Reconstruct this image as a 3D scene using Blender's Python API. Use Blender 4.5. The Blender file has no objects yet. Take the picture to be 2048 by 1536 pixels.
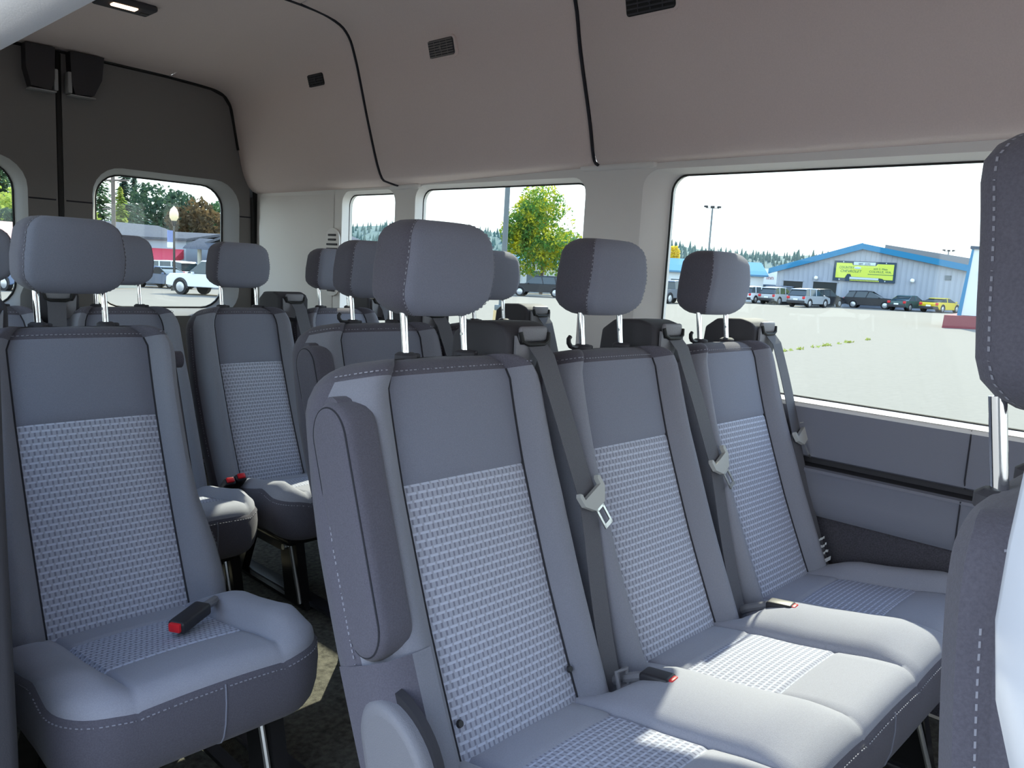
import bpy, bmesh, math, random
from mathutils import Vector, Matrix
from mathutils.geometry import tessellate_polygon
random.seed(7)
S = bpy.context.scene
COL = S.collection
PI = math.pi

# ------------------------------------------------------------------ camera, sky, sun, exposure
cam_d = bpy.data.cameras.new('camera'); cam_o = bpy.data.objects.new('camera', cam_d); COL.objects.link(cam_o)
cam_d.sensor_width = 36.0; cam_d.lens = 28.0; cam_d.clip_start = 0.01; cam_d.clip_end = 3000
cam_o.matrix_world = Matrix(((0.69437535, 0.06480237, -0.71668928, 0), (-0.71748567, 0.13886819, -0.68259061, 0),
                             (0.05529186, 0.98818838, 0.14292142, 0), (0, 0, 0, 1)))
S.camera = cam_o
S.view_settings.view_transform = 'Standard'; S.view_settings.look = 'None'
S.view_settings.exposure = 0.66; S.view_settings.gamma = 1.0
S.view_settings.use_curve_mapping = False
S.cycles.max_bounces = 12; S.cycles.diffuse_bounces = 8; S.cycles.transparent_max_bounces = 24
S.cycles.sample_clamp_indirect = 6.0
S.cycles.use_denoising = True

W = bpy.data.worlds.new('world'); S.world = W; W.use_nodes = True
nt = W.node_tree; nt.nodes.clear()
o_ = nt.nodes.new('ShaderNodeOutputWorld'); b_ = nt.nodes.new('ShaderNodeBackground')
tc = nt.nodes.new('ShaderNodeTexCoord'); sx = nt.nodes.new('ShaderNodeSeparateXYZ'); rp = nt.nodes.new('ShaderNodeValToRGB')
nt.links.new(tc.outputs['Generated'], sx.inputs[0]); nt.links.new(sx.outputs['Z'], rp.inputs[0])
nt.links.new(rp.outputs[0], b_.inputs[0]); nt.links.new(b_.outputs[0], o_.inputs[0])
e = rp.color_ramp.elements
e[0].position = 0.0; e[0].color = (0.90, 0.95, 0.97, 1)
e[1].position = 1.0; e[1].color = (0.30, 0.50, 1.0, 1)
x = e.new(0.30); x.color = (0.72, 0.87, 1.0, 1)
b_.inputs['Strength'].default_value = 1.9
SUN_DIR = Vector((1.15, 0.50, 1.0)).normalized()
sun = bpy.data.lights.new('sun', 'SUN'); sun.energy = 5.6; sun.angle = 0.012; sun.color = (1.0, 0.93, 0.76)
so = bpy.data.objects.new('sun', sun); COL.objects.link(so); so.rotation_euler = SUN_DIR.to_track_quat('Z', 'Y').to_euler()

# ------------------------------------------------------------------ materials
def newmat(name):
    m = bpy.data.materials.new(name); m.use_nodes = True
    return m, m.node_tree, m.node_tree.nodes['Principled BSDF']
def mat(name, col, rough=0.7, metal=0.0, noise=0.0, nscale=60.0, bump=0.0, bscale=300.0, spec=0.4, emit=None, es=0.0, sheen=0.0):
    m, t, b = newmat(name)
    b.inputs['Base Color'].default_value = (*col, 1); b.inputs['Roughness'].default_value = rough
    b.inputs['Metallic'].default_value = metal; b.inputs['Specular IOR Level'].default_value = spec
    if sheen: b.inputs['Sheen Weight'].default_value = sheen
    if emit: b.inputs['Emission Color'].default_value = (*emit, 1); b.inputs['Emission Strength'].default_value = es
    if noise or bump:
        g = t.nodes.new('ShaderNodeTexCoord')
        if noise:
            n = t.nodes.new('ShaderNodeTexNoise'); n.inputs['Scale'].default_value = nscale; n.inputs['Detail'].default_value = 4
            t.links.new(g.outputs['Object'], n.inputs['Vector'])
            r = t.nodes.new('ShaderNodeValToRGB'); t.links.new(n.outputs['Fac'], r.inputs[0])
            r.color_ramp.elements[0].position = 0.3; r.color_ramp.elements[1].position = 0.7
            r.color_ramp.elements[0].color = tuple(c*(1-noise) for c in col) + (1,)
            r.color_ramp.elements[1].color = tuple(min(1, c*(1+noise)) for c in col) + (1,)
            t.links.new(r.outputs[0], b.inputs['Base Color'])
        if bump:
            n2 = t.nodes.new('ShaderNodeTexNoise'); n2.inputs['Scale'].default_value = bscale; n2.inputs['Detail'].default_value = 2
            t.links.new(g.outputs['Object'], n2.inputs['Vector'])
            bp = t.nodes.new('ShaderNodeBump'); bp.inputs['Strength'].default_value = bump; bp.inputs['Distance'].default_value = 0.002
            t.links.new(n2.outputs['Fac'], bp.inputs['Height']); t.links.new(bp.outputs[0], b.inputs['Normal'])
    return m
def weave(name, mid, light, dark):
    m, t, b = newmat(name); N = t.nodes.new; L = t.links.new
    uv = N('ShaderNodeUVMap'); uv.uv_map = 'UVMap'; s = N('ShaderNodeSeparateXYZ'); L(uv.outputs[0], s.inputs[0])
    def M(op, a, b_=None):
        n = N('ShaderNodeMath'); n.operation = op
        for i, v in enumerate((a, b_)):
            if v is None: continue
            if isinstance(v, (int, float)): n.inputs[i].default_value = v
            else: L(v, n.inputs[i])
        return n.outputs[0]
    vv = M('DIVIDE', s.outputs['Y'], 0.0123); row = M('FLOOR', vv); fv = M('FRACT', vv)
    odd = M('MULTIPLY', M('FRACT', M('MULTIPLY', row, 0.5)), 1.0)
    fu = M('FRACT', M('ADD', M('DIVIDE', s.outputs['X'], 0.0185), odd))
    dash = M('MULTIPLY', M('LESS_THAN', fv, 0.30), M('LESS_THAN', fu, 0.80))
    ft = M('FRACT', M('ADD', M('DIVIDE', s.outputs['X'], 0.0097), odd))
    gap = M('MULTIPLY', M('GREATER_THAN', fv, 0.38), M('LESS_THAN', ft, 0.34))
    m1 = N('ShaderNodeMix'); m1.data_type = 'RGBA'; m2 = N('ShaderNodeMix'); m2.data_type = 'RGBA'
    m1.inputs[6].default_value = (*mid, 1); m1.inputs[7].default_value = (*light, 1); L(dash, m1.inputs[0])
    L(m1.outputs[2], m2.inputs[6]); m2.inputs[7].default_value = (*dark, 1); L(gap, m2.inputs[0])
    L(m2.outputs[2], b.inputs['Base Color']); b.inputs['Roughness'].default_value = 0.85; b.inputs['Specular IOR Level'].default_value = 0.25
    h = M('SUBTRACT', dash, gap); bp = N('ShaderNodeBump'); bp.inputs['Strength'].default_value = 0.5; bp.inputs['Distance'].default_value = 0.0015
    L(h, bp.inputs['Height']); L(bp.outputs[0], b.inputs['Normal'])
    return m
def glassmat(name, tint, refl=0.05):
    m = bpy.data.materials.new(name); m.use_nodes = True; t = m.node_tree; t.nodes.clear()
    o = t.nodes.new('ShaderNodeOutputMaterial'); a = t.nodes.new('ShaderNodeBsdfTransparent'); g = t.nodes.new('ShaderNodeBsdfGlossy')
    a.inputs[0].default_value = (*tint, 1); g.inputs['Roughness'].default_value = 0.02
    mx = t.nodes.new('ShaderNodeMixShader'); f = t.nodes.new('ShaderNodeLayerWeight'); f.inputs['Blend'].default_value = 0.5
    p = t.nodes.new('ShaderNodeMath'); p.operation = 'POWER'; p.inputs[1].default_value = 5.0; t.links.new(f.outputs['Facing'], p.inputs[0])
    q = t.nodes.new('ShaderNodeMath'); q.operation = 'MULTIPLY_ADD'; q.inputs[1].default_value = 0.35; q.inputs[2].default_value = 0.02; t.links.new(p.outputs[0], q.inputs[0])
    t.links.new(q.outputs[0], mx.inputs[0]); t.links.new(a.outputs[0], mx.inputs[1]); t.links.new(g.outputs[0], mx.inputs[2]); t.links.new(mx.outputs[0], o.inputs[0])
    return m

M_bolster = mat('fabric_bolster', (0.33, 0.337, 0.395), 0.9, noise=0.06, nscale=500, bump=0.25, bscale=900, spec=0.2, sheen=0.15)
M_bolster_shaded = mat('fabric_bolster_shaded', (0.245, 0.25, 0.295), 0.9, noise=0.06, nscale=500, bump=0.25, bscale=900, spec=0.2, sheen=0.12)  # bolster cloth again, darker: backrest shading set into the colour
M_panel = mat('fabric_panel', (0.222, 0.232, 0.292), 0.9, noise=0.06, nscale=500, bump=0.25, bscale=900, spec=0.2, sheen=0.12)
M_dark = mat('fabric_dark', (0.112, 0.106, 0.132), 0.92, noise=0.12, nscale=420, bump=0.3, bscale=900, spec=0.2, sheen=0.12)
M_insert = weave('fabric_insert', (0.41, 0.425, 0.51), (0.55, 0.58, 0.69), (0.24, 0.245, 0.31))
M_stitch = mat('thread', (0.30, 0.30, 0.35), 0.8)
M_groove = mat('seam_dark', (0.03, 0.03, 0.038), 0.9)
M_black = mat('black_plastic', (0.028, 0.027, 0.032), 0.45, bump=0.1, bscale=600)
M_black2 = mat('black_plastic_soft', (0.05, 0.048, 0.056), 0.72, bump=0.15, bscale=700)
M_gloss = mat('gloss_black_steel', (0.012, 0.012, 0.013), 0.18, spec=0.6)
M_chrome = mat('chrome', (0.85, 0.87, 0.88), 0.12, metal=1.0)
M_steel = mat('steel', (0.78, 0.78, 0.76), 0.25, metal=0.9)
M_tongue = mat('grey_tongue_plastic', (0.46, 0.46, 0.44), 0.5)
M_web = mat('belt_webbing', (0.115, 0.114, 0.130), 0.75, noise=0.15, nscale=900, bump=0.3, bscale=1200)
M_red = mat('red_button', (0.75, 0.02, 0.03), 0.4)
M_plate = mat('grey_plastic_shield', (0.215, 0.213, 0.235), 0.55, bump=0.35, bscale=500)
M_white = mat('white_print', (0.85, 0.87, 0.9), 0.6)
M_headliner = mat('headliner', (0.76, 0.645, 0.61), 0.95, noise=0.03, nscale=300, bump=0.2, bscale=500, spec=0.1)
M_ceiling = mat('ceiling_cloth', (0.76, 0.645, 0.61), 0.95, noise=0.03, nscale=300, bump=0.2, bscale=500, spec=0.1)
M_trim = mat('grey_trim', (0.80, 0.775, 0.75), 0.6, bump=0.12, bscale=500, spec=0.3)
M_trimdark = mat('slate_trim', (0.205, 0.21, 0.255), 0.6, bump=0.2, bscale=600, spec=0.3)
M_carpet = mat('dark_carpet', (0.075, 0.07, 0.085), 0.95, noise=0.3, nscale=300, bump=0.6, bscale=500)
M_floor = mat('floor_carpet', (0.115, 0.11, 0.09), 0.95, noise=0.45, nscale=70, bump=0.8, bscale=400)
M_reardoor = mat('rear_door_trim', (0.20, 0.19, 0.185), 0.7, bump=0.12, bscale=500)
M_rearframe = mat('rear_window_surround', (0.32, 0.32, 0.32), 0.6, bump=0.1, bscale=500)
M_rubber = mat('rubber', (0.012, 0.012, 0.012), 0.6)
M_body = mat('white_body_paint', (0.86, 0.88, 0.92), 0.25)
M_glass = glassmat('window_glass', (0.93, 0.965, 0.945))
M_lamp = mat('lamp_lens', (0.9, 0.7, 0.5), 0.4, emit=(1.0, 0.62, 0.38), es=6.0)

# ------------------------------------------------------------------ mesh helpers
class MB:
    def __init__(s): s.v = []; s.f = []; s.m = []; s.uv = {}
    def add(s, vs, fs, mi=0, uvs=None):
        b = len(s.v); s.v += [Vector(p) for p in vs]
        for f in fs: s.f.append(tuple(i + b for i in f)); s.m.append(mi)
        if uvs:
            for i, u in enumerate(uvs): s.uv[b + i] = u
        return b
    def grid(s, rows, mi=0, closed=False, uvs=None, flip=False):
        n = len(rows[0]); vs = [p for r in rows for p in r]; fs = []
        for j in range(len(rows) - 1):
            for i in range(n if closed else n - 1):
                a = j*n + i; b = j*n + (i+1) % n; c = (j+1)*n + (i+1) % n; d = (j+1)*n + i
                fs.append((a, d, c, b) if flip else (a, b, c, d))
        return s.add(vs, fs, mi, uvs)
    def box(s, c, size, mi=0, rot=None, bevel=0.0, seg=2):
        bm = bmesh.new(); bmesh.ops.create_cube(bm, size=1.0)
        for v in bm.verts: v.co = Vector((v.co.x*size[0], v.co.y*size[1], v.co.z*size[2]))
        if bevel: bmesh.ops.bevel(bm, geom=bm.edges[:], offset=min(bevel, min(size)*0.49), segments=seg, affect='EDGES', profile=0.5)
        s.frombm(bm, mi, rot, c)
    def frombm(s, bm, mi=0, rot=None, c=(0, 0, 0)):
        bm.verts.index_update()
        R = rot if rot else Matrix.Identity(3); c = Vector(c)
        s.add([R @ v.co + c for v in bm.verts], [tuple(v.index for v in f.verts) for f in bm.faces], mi); bm.free()
    def cyl(s, p0, p1, r0, r1=None, n=12, mi=0):
        r1 = r0 if r1 is None else r1; p0 = Vector(p0); p1 = Vector(p1); d = (p1 - p0).normalized()
        a = d.orthogonal().normalized(); b = d.cross(a)
        R0 = [p0 + (a*math.cos(t) + b*math.sin(t))*r0 for t in [2*PI*i/n for i in range(n)]]
        R1 = [p1 + (a*math.cos(t) + b*math.sin(t))*r1 for t in [2*PI*i/n for i in range(n)]]
        k = s.grid([R0, R1], mi, closed=True)
        s.f.append(tuple(k + i for i in reversed(range(n)))); s.m.append(mi)
        s.f.append(tuple(k + n + i for i in range(n))); s.m.append(mi)
    def tube(s, path, r, n=8, mi=0, closed=False):
        P = [Vector(p) for p in path]; rows = []; up = None; L = len(P)
        for i, p in enumerate(P):
            d = (P[(i+1) % L] - P[i-1]) if closed else (P[min(i+1, L-1)] - P[max(i-1, 0)])
            d.normalize()
            if up is None: up = d.orthogonal().normalized()
            up = (up - d*up.dot(d)).normalized(); b = d.cross(up); rr = r[i] if isinstance(r, (list, tuple)) else r
            rows.append([p + (up*math.cos(2*PI*k/n) + b*math.sin(2*PI*k/n))*rr for k in range(n)])
        if closed: rows.append(rows[0])
        k = s.grid(rows, mi, closed=True)
        if not closed:
            s.f.append(tuple(k + i for i in reversed(range(n)))); s.m.append(mi)
            e_ = k + (len(rows)-1)*n; s.f.append(tuple(e_ + i for i in range(n))); s.m.append(mi)
    def prism(s, poly, fn, mi=0):           # poly: list of 2-D points; fn(p, side) -> 3-D, side 0/1
        n = len(poly); b = s.add([fn(p, 0) for p in poly] + [fn(p, 1) for p in poly], [], mi)
        tris = tessellate_polygon([[Vector((p[0], p[1], 0)) for p in poly]])
        for t in tris:
            s.f.append(tuple(b + i for i in t)); s.m.append(mi)
            s.f.append(tuple(b + n + i for i in reversed(t))); s.m.append(mi)
        for i in range(n):
            j = (i+1) % n; s.f.append((b+i, b+j, b+n+j, b+n+i)); s.m.append(mi)
    def build(s, name, mats, parent=None, angle=40, kind=None, fixn=True, loc=None):
        me = bpy.data.meshes.new(name)
        off = Vector(parent['_o']) if parent is not None else (Vector(loc) if loc is not None else Vector((0, 0, 0)))
        me.from_pydata([v - off for v in s.v], [], s.f); me.update()
        for m in (mats if isinstance(mats, (list, tuple)) else [mats]): me.materials.append(m)
        me.polygons.foreach_set('material_index', s.m)
        if s.uv:
            ul = me.uv_layers.new(name='UVMap')
            for l in me.loops: ul.data[l.index].uv = s.uv.get(l.vertex_index, (0, 0))
        if fixn:
            bm = bmesh.new(); bm.from_mesh(me); bmesh.ops.recalc_face_normals(bm, faces=bm.faces[:]); bm.to_mesh(me); bm.free()
        me.shade_smooth(); me.set_sharp_from_angle(angle=math.radians(angle))
        o = bpy.data.objects.new(name, me); COL.objects.link(o)
        if parent is not None: o.parent = parent
        else: o.location = off
        o['_o'] = list(off)
        if kind: o['kind'] = kind
        return o
def tag(o, label=None, cat=None, group=None, kind=None):
    for k, v in (('label', label), ('category', cat), ('group', group), ('kind', kind)):
        if v: o[k] = v
    return o
def thing(name, loc, label, cat, group=None):
    o = bpy.data.objects.new(name, None); COL.objects.link(o); o.location = loc; o['_o'] = list(loc); o.empty_display_size = 0.1
    return tag(o, label, cat, group)
def interp(x, tab):
    if x <= tab[0][0]:
        a, b = tab[0], tab[1]
    elif x >= tab[-1][0]:
        a, b = tab[-2], tab[-1]
    else:
        for a, b in zip(tab, tab[1:]):
            if a[0] <= x <= b[0]: break
    t = (x - a[0])/(b[0] - a[0])
    return a[1] + (b[1] - a[1])*t
def sm(t): t = max(0, min(1, t)); return t*t*(3 - 2*t)
def lin(a, b, n): return [a + (b-a)*i/(n-1) for i in range(n)]
def rrect(x0, x1, z0, z1, r, n=7):
    P = []
    for cx, cz, a0 in ((x1-r, z1-r, 0), (x0+r, z1-r, PI/2), (x0+r, z0+r, PI), (x1-r, z0+r, 1.5*PI)):
        for i in range(n):
            a = a0 + PI/2*i/(n-1); P.append((cx + r*math.cos(a), cz + r*math.sin(a)))
    return P

FZ = -1.03                       # van floor
def gz(x, y): return -1.80 + 0.0046*x - 0.0155*y     # the lot slopes gently

# ------------------------------------------------------------------ the van shell
PB = [(2.10, .331), (2.03, .338), (2.003, .360), (1.971, .467), (1.907, .652), (1.868, .787), (1.80, .875), (1.70, .92), (1.55, .94), (1.15, .955)]
PA = [(2.10, .301), (1.985, .313), (1.938, .343), (1.88, .511), (1.835, .665), (1.81, .745), (1.776, .819), (1.715, .858), (1.574, .878), (1.15, .89)]
PR = [(2.10, .298), (2.02, .31), (1.972, .38), (1.942, .50), (1.918, .62), (1.90, .70), (1.865, .745), (1.80, .765), (1.60, .778), (1.15, .788)]
YB, YA, YR = 1.614, 2.63, 3.80
def prof(y):
    def mix(P, Q, t): return [(a[0] + (b[0]-a[0])*t, a[1] + (b[1]-a[1])*t) for a, b in zip(P, Q)]
    if y <= YB: return [(p[0] + 0.0*(YB-y), p[1] + 0.006*(YB-y)) for p in PB]
    if y <= YA: return mix(PB, PA, (y-YB)/(YA-YB))
    return mix(PA, PR, sm((y-YA)/(YR-YA))*0.6 + 0.4*(y-YA)/(YR-YA))
def catmull(P, sub=4):
    Q = []
    for i in range(len(P)-1):
        p0 = Vector(P[max(i-1, 0)]); p1 = Vector(P[i]); p2 = Vector(P[i+1]); p3 = Vector(P[min(i+2, len(P)-1)])
        for k in range(sub):
            t = k/sub
            Q.append(0.5*((2*p1) + (p2-p0)*t + (2*p0-5*p1+4*p2-p3)*t*t + (3*p1-p0-3*p2+p3)*t**3))
    Q.append(Vector(P[-1])); return Q
def side_panel(name, y0, y1, mirror=False, upto=9, n=14):
    m = MB(); rows = []
    for k, y in enumerate(lin(y0, y1, n)):
        P = catmull(prof(y)[:upto]); push = 0.007 if k in (0, n-1) else 0
        yy = y + (0.003 if k == 0 else (-0.003 if k == n-1 else 0))
        rows.append([((2.30 - p.x - push) if mirror else p.x + push, yy, p.y + push*0.5) for p in P])
    rows.insert(1, [((a[0] + (0.007 if mirror else -0.007)), a[1] + 0.008, a[2]-0.0035) for a in rows[0]])
    rows.insert(-1, [((a[0] + (0.007 if mirror else -0.007)), a[1] - 0.008, a[2]-0.0035) for a in rows[-1]])
    m.grid(rows)
    return m.build(name, M_headliner, kind='structure', fixn=False, angle=60)
side_panel('trim_1', -1.75, YB)
side_panel('trim_2', YB, YA)
side_panel('trim_3', YA, YR)
side_panel('trim_4', -1.75, 1.17, True)
side_panel('trim_5', 1.17, YR, True)
m = MB(); rows = []
for y in lin(-1.75, YR, 40):
    P = prof(y); c = [Vector(P[7]), Vector(P[8]), Vector(P[9])]
    a = catmull([P[8], P[9]], 4); right = [(p.x, y, p.y) for p in catmull(P)[32:]]
    left = [(2.30 - p[0], y, p[2]) for p in reversed(right[:-1])]
    rows.append(right + left)
m.grid(rows); m.build('ceiling', M_ceiling, kind='structure', fixn=False, angle=60)
# outer roof skin, so no daylight leaks through the seams
m = MB(); rows = []
for y in lin(-1.75, 3.95, 20):
    P = [(p.x + 0.05, p.y + 0.05) for p in catmull(prof(min(y, YR)))]
    rows.append([(p[0], y, p[1]) for p in P] + [(2.30 - p[0], y, p[1]) for p in reversed(P[:-1])])
m.grid(rows); m.build('roof', M_body, kind='structure', fixn=False)
# dark seams between the headliner panels
for k, (y, nm) in enumerate(((YB, 'trim_6'), (YA, 'trim_7'))):
    m = MB(); m.tube([(p.x + 0.003, y, p.y) for p in catmull(prof(y))[1:34]], 0.0055, 6)
    m.build(nm, M_groove, kind='structure')

XT, XG = 2.045, 2.10
WIN = {  # trim hole (y0,y1,z0,z1), glass hole
    1: ((0.02, 1.446, -.307, .318), (0.05, 1.372, -.300, .303)),
    2: ((1.668, 2.533, -.307, .305), (1.69, 2.543, -.300, .292)),
    3: ((2.662, 3.04, -.307, .295), (2.672, 3.056, -.300, .282))}
FRONTW = ((-1.62, -0.2, -.307, .318), (-1.60, -0.25, -.300, .303))
def window_wall(X_t, X_g, holes, y0, y1, name, z0=-.307, z1=.345):
    outer = [(y0, z0-.0005), (y1, z0-.0005), (y1, z1), (y0, z1)]
    m = MB(); loops = [[Vector((p[0], p[1], 0)) for p in outer]]; hl = []
    for t, g in holes:
        r = 0.055
        lt = rrect(t[0], t[1], t[2], t[3], r); lg = rrect(g[0], g[1], g[2], g[3], r*0.9); hl.append((lt, lg))
        loops.append([Vector((p[0], p[1], 0)) for p in reversed(lt)])
    flat = [v for l in loops for v in l]
    m.add([(X_t, v.x, v.y) for v in flat], tessellate_polygon(loops))
    for lt, lg in hl:
        m.grid([[(X_t, *p) for p in lt], [(X_t + (X_g-X_t)*.12, p[0]*.85+q[0]*.15, p[1]*.9+q[1]*.1) for p, q in zip(lt, lg)], [(X_g, *p) for p in lg]], closed=True)
        # outer flange so nothing leaks round the glass
        m.grid([[(X_g, *p) for p in lg], [(X_g + (X_g-X_t)*.2, *p) for p in lg]], closed=True)
    w = m.build(name, M_trim, kind='structure', fixn=False, angle=35)
    return w, hl
w, hl = window_wall(XT, XG, [FRONTW, WIN[1], WIN[2], WIN[3]], -1.75, 3.80, 'wall_left')
for k, (lt, lg) in enumerate(hl):
    m = MB(); m.prism(lg, lambda p, s: (XG - 0.004 + 0.004*s, p[0], p[1]))
    m.build('window_%d' % (k+1), M_glass, kind='structure')
    m = MB(); m.tube([(XG - 0.006, *p) for p in lg], 0.0032, 6, closed=True)
    m.build('trim_%d' % (20+k), M_rubber, kind='structure')
w, hl = window_wall(2.30-XT, 2.30-XG, [((1.26, 2.533, -.307, .305), (1.28, 2.543, -.300, .292)), WIN[3]], 1.17, 3.80, 'wall_right')  # first window lengthened, out of view, to brighten the single seat
for k, (lt, lg) in enumerate(hl):
    m = MB(); m.prism(lg, lambda p, s: (2.30 - XG - 0.004*s, p[0], p[1]))
    m.build('window_%d' % (k+5), M_glass, kind='structure')
# lower wall trim: profile (x, z) swept along the van
def sweep_profile(prof_xz, y0, y1, name, mt, mirror=False, kind='structure', ny=2):
    m = MB(); rows = [[((2.30-p[0]) if mirror else p[0], y, p[1]) for p in prof_xz] for y in lin(y0, y1, ny)]
    m.grid(rows); return m.build(name, mt, kind=kind, fixn=False, angle=35)
UP = [(2.10, -.303), (2.056, -.306), (2.046, -.309), (2.043, -.313), (2.044, -.3185)]
UP2 = [(2.044, -.3185), (2.046, -.33), (2.048, -.43), (2.052, -.447), (2.062, -.452)]
GR = [(2.062, -.452), (2.09, -.456), (2.09, -.472), (2.05, -.474)]  # groove gets black plastic in place of the shadow under the panel edge
LO = [(2.05, -.474), (2.036, -.477), (2.032, -.483), (2.036, -.49), (2.036, -.54), (2.040, -.585), (2.052, -.603), (2.075, -.608)]
CA = [(2.075, -.608), (2.078, -.75), (2.078, FZ)]
for mir, ya in ((False, -1.75), (True, 1.17)):
    b0 = 30 if not mir else 40
    sweep_profile(UP, ya, 3.80, 'trim_%d' % b0, M_trim, mir)
    for i, (P, mt) in enumerate(((UP2, M_trimdark), (GR, M_black2), (LO, M_trimdark), (CA, M_carpet))):
        sweep_profile(P, ya, 3.80, 'trim_%d' % (b0+1+i), mt, mir)
m = MB(); m.tube([(2.0455, .478, -.31), (2.0445, .478, -.43), (2.058, .478, -.452)], .0018, 5); m.tube([(2.034, .478, -.478), (2.034, .478, -.545), (2.038, .478, -.587)], .0018, 5)
m.build('trim_36', M_groove, kind='structure')
m = MB(); m.grid([[(p[0], -1.76, p[1]) for p in [(2.12, .33)] + [(q.x, q.y) for q in catmull(prof(-1.75))]], [(p[0], -1.76, .33) for p in [(2.12, .33)] + [(q.x, q.y) for q in catmull(prof(-1.75))]]])
m.grid([[(2.30-p[0], -1.76, p[1]) for p in [(2.12, .33)] + [(q.x, q.y) for q in catmull(prof(-1.75))]], [(2.30-p[0], -1.76, .33) for p in [(2.12, .33)] + [(q.x, q.y) for q in catmull(prof(-1.75))]]])
m.box((1.15, -1.80, (FZ-.22)/2), (1.95, .08, abs(FZ)-.22))
m.build('wall_front_blocker', M_headliner, kind='structure', fixn=False)  # unseen shelf front and dash panel, added to cut light from ahead
# outer body skin
m = MB()
m.grid([[(2.14, -1.75, FZ-.25), (2.14, -1.75, -.31)], [(2.14, 3.95, FZ-.25), (2.14, 3.95, -.31)]])
m.grid([[(.16, 1.19, FZ-.25), (.16, 1.19, -.31)], [(.16, 3.95, FZ-.25), (.16, 3.95, -.31)]])
m.build('wall_outer', M_body, kind='structure', fixn=False)
# pillar caps under the headliner
for y0, y1, nm, zt in ((1.40, 1.69, 'trim_8', .333), (2.50, 2.69, 'trim_9', .303)):
    m = MB(); m.box((2.055, (y0+y1)/2, zt), (.05, y1-y0, .022), bevel=.010, seg=3); m.build(nm, M_trim, kind='structure')
# rear quarter: raised panel and louvred vent
m = MB(); rows = []
for j, z in enumerate(lin(-.42, .285, 14)):
    r = []
    for i, y in enumerate(lin(3.10, 3.76, 14)):
        a = sm((y-3.10)/.10)*sm((3.76-y)/.06)*sm((z+.42)/.05)*sm((.285-z)/.05)
        crease = .010*sm((.16-z)/.02)*sm((y-3.28)/.05) + .008*sm((y-3.34-.25*(z+.1))/.04)*sm((z-.0)/.1)
        r.append((2.043 - .014*a - crease*a, y, z))
    rows.append(r)
m.grid(rows); m.build('trim_10', M_trim, kind='structure', fixn=False)
vt = thing('louver_vent', (2.04, 3.09, -.02), 'small grey louvred air outlet in the rear side trim behind the last window', 'vent')
m = MB(); m.prism(rrect(3.040, 3.150, -.165, .135, .05), lambda p, s: (2.040 - .006*s, p[0], p[1])); m.build('vent_plate', M_trim, vt)
for k in range(13):
    z = .105 - k*.0205; hw = .042 if 1 < k < 11 else .030
    m = MB(); m.box((2.0325, 3.095, z), (.006, 2*hw, .009), bevel=.002, seg=1); m.build('slat', M_black2, vt)

# rear doors
YD = 3.79
def rear_door(name, sgn, label):
    def X(d): return 1.145 + sgn*d
    outer = [(.012, FZ), (.865, FZ), (.875, .2), (.80, .70), (.70, .765), (.012, .78)]
    t = rrect(.125, .805, -.31, .345, .125); g = rrect(.160, .750, -.275, .320, .11)
    m = MB(); lo = [[Vector((p[0], p[1], 0)) for p in outer], [Vector((p[0], p[1], 0)) for p in reversed(t)]]
    flat = [v for l in lo for v in l]
    m.add([(X(v.x), YD, v.y) for v in flat], tessellate_polygon(lo))
    m.grid([[(X(p[0]), YD, p[1]) for p in outer + outer[:1]], [(X(p[0]), YD + .09, p[1]) for p in outer + outer[:1]]])
    d = m.build(name, M_reardoor, kind='structure', fixn=False, angle=35)
    m = MB(); mid = [((p[0]*.72 + q[0]*.28), (p[1]*.72 + q[1]*.28)) for p, q in zip(t, g)]
    m.grid([[(X(p[0]), YD, p[1]) for p in t], [(X(p[0]), YD + .018, p[1]) for p in mid], [(X(p[0]), YD + .075, p[1]) for p in g], [(X(p[0]), YD + .09, p[1]) for p in g]], closed=True)
    m.build('window_surround', M_rearframe, d, fixn=False, angle=30)
    m = MB(); m.prism(g, lambda p, s: (X(p[0]), YD + .078 + .004*s, p[1])); m.build('window_pane', M_glass, d)
    m = MB(); m.tube([(X(p[0]), YD + .074, p[1]) for p in g], .005, 6, closed=True); m.build('window_gasket', M_rubber, d)
    m = MB(); m.tube([(X(.02), YD - .001, .182), (X(.123), YD - .001, .182)], .003, 6); m.tube([(X(.807), YD - .001, .182), (X(.868), YD - .001, .182)], .003, 6)
    m.build('panel_joint', M_groove, d)
    # latch housing at the top inner corner
    m = MB(); pl = [(.028, .785), (.160 if sgn > 0 else .135, .785), (.150 if sgn > 0 else .135, .69), (.118, .622), (.045, .616), (.032, .66)]
    m.prism(pl, lambda p, s: (X(p[0]), YD - .065 + .06*s, p[1])); m.build('latch_housing', M_black, d)
    m = MB(); m.box((X(.026), YD - .04, .66), (.016, .05, .085), bevel=.004); m.box((X(.075), YD - .04, .612), (.10, .05, .006), bevel=.002); m.build('latch_bracket', M_rearframe, d)
    return d
rear_door('door_1', -1, ''); rear_door('door_2', 1, '')
m = MB(); m.box((1.145, YD + .01, -.15), (.022, .03, 1.92), bevel=.006); m.build('trim_11', M_rubber, kind='structure')
m = MB(); m.tube([(2.03, YD - .005, FZ), (2.028, YD - .005, -.2), (2.015, YD - .005, .28)], .010, 8); m.tube([(.26, YD - .005, FZ), (.262, YD - .005, -.2), (.27, YD - .005, .28)], .010, 8)
m.tube([(2.30-p[0] if 0 else p[0], YD - .005, p[1]) for p in PR[3:]] + [(2.30-p[0], YD - .005, p[1]) for p in reversed(PR[3:-1])], .009, 6)
m.build('trim_12', M_rubber, kind='structure')
m = MB(); m.grid([[(.1, 3.95, FZ-.3), (.1, 3.95, -.35)], [(2.2, 3.95, FZ-.3), (2.2, 3.95, -.35)]])
m.build('wall_back', M_body, kind='structure', fixn=False)

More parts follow.
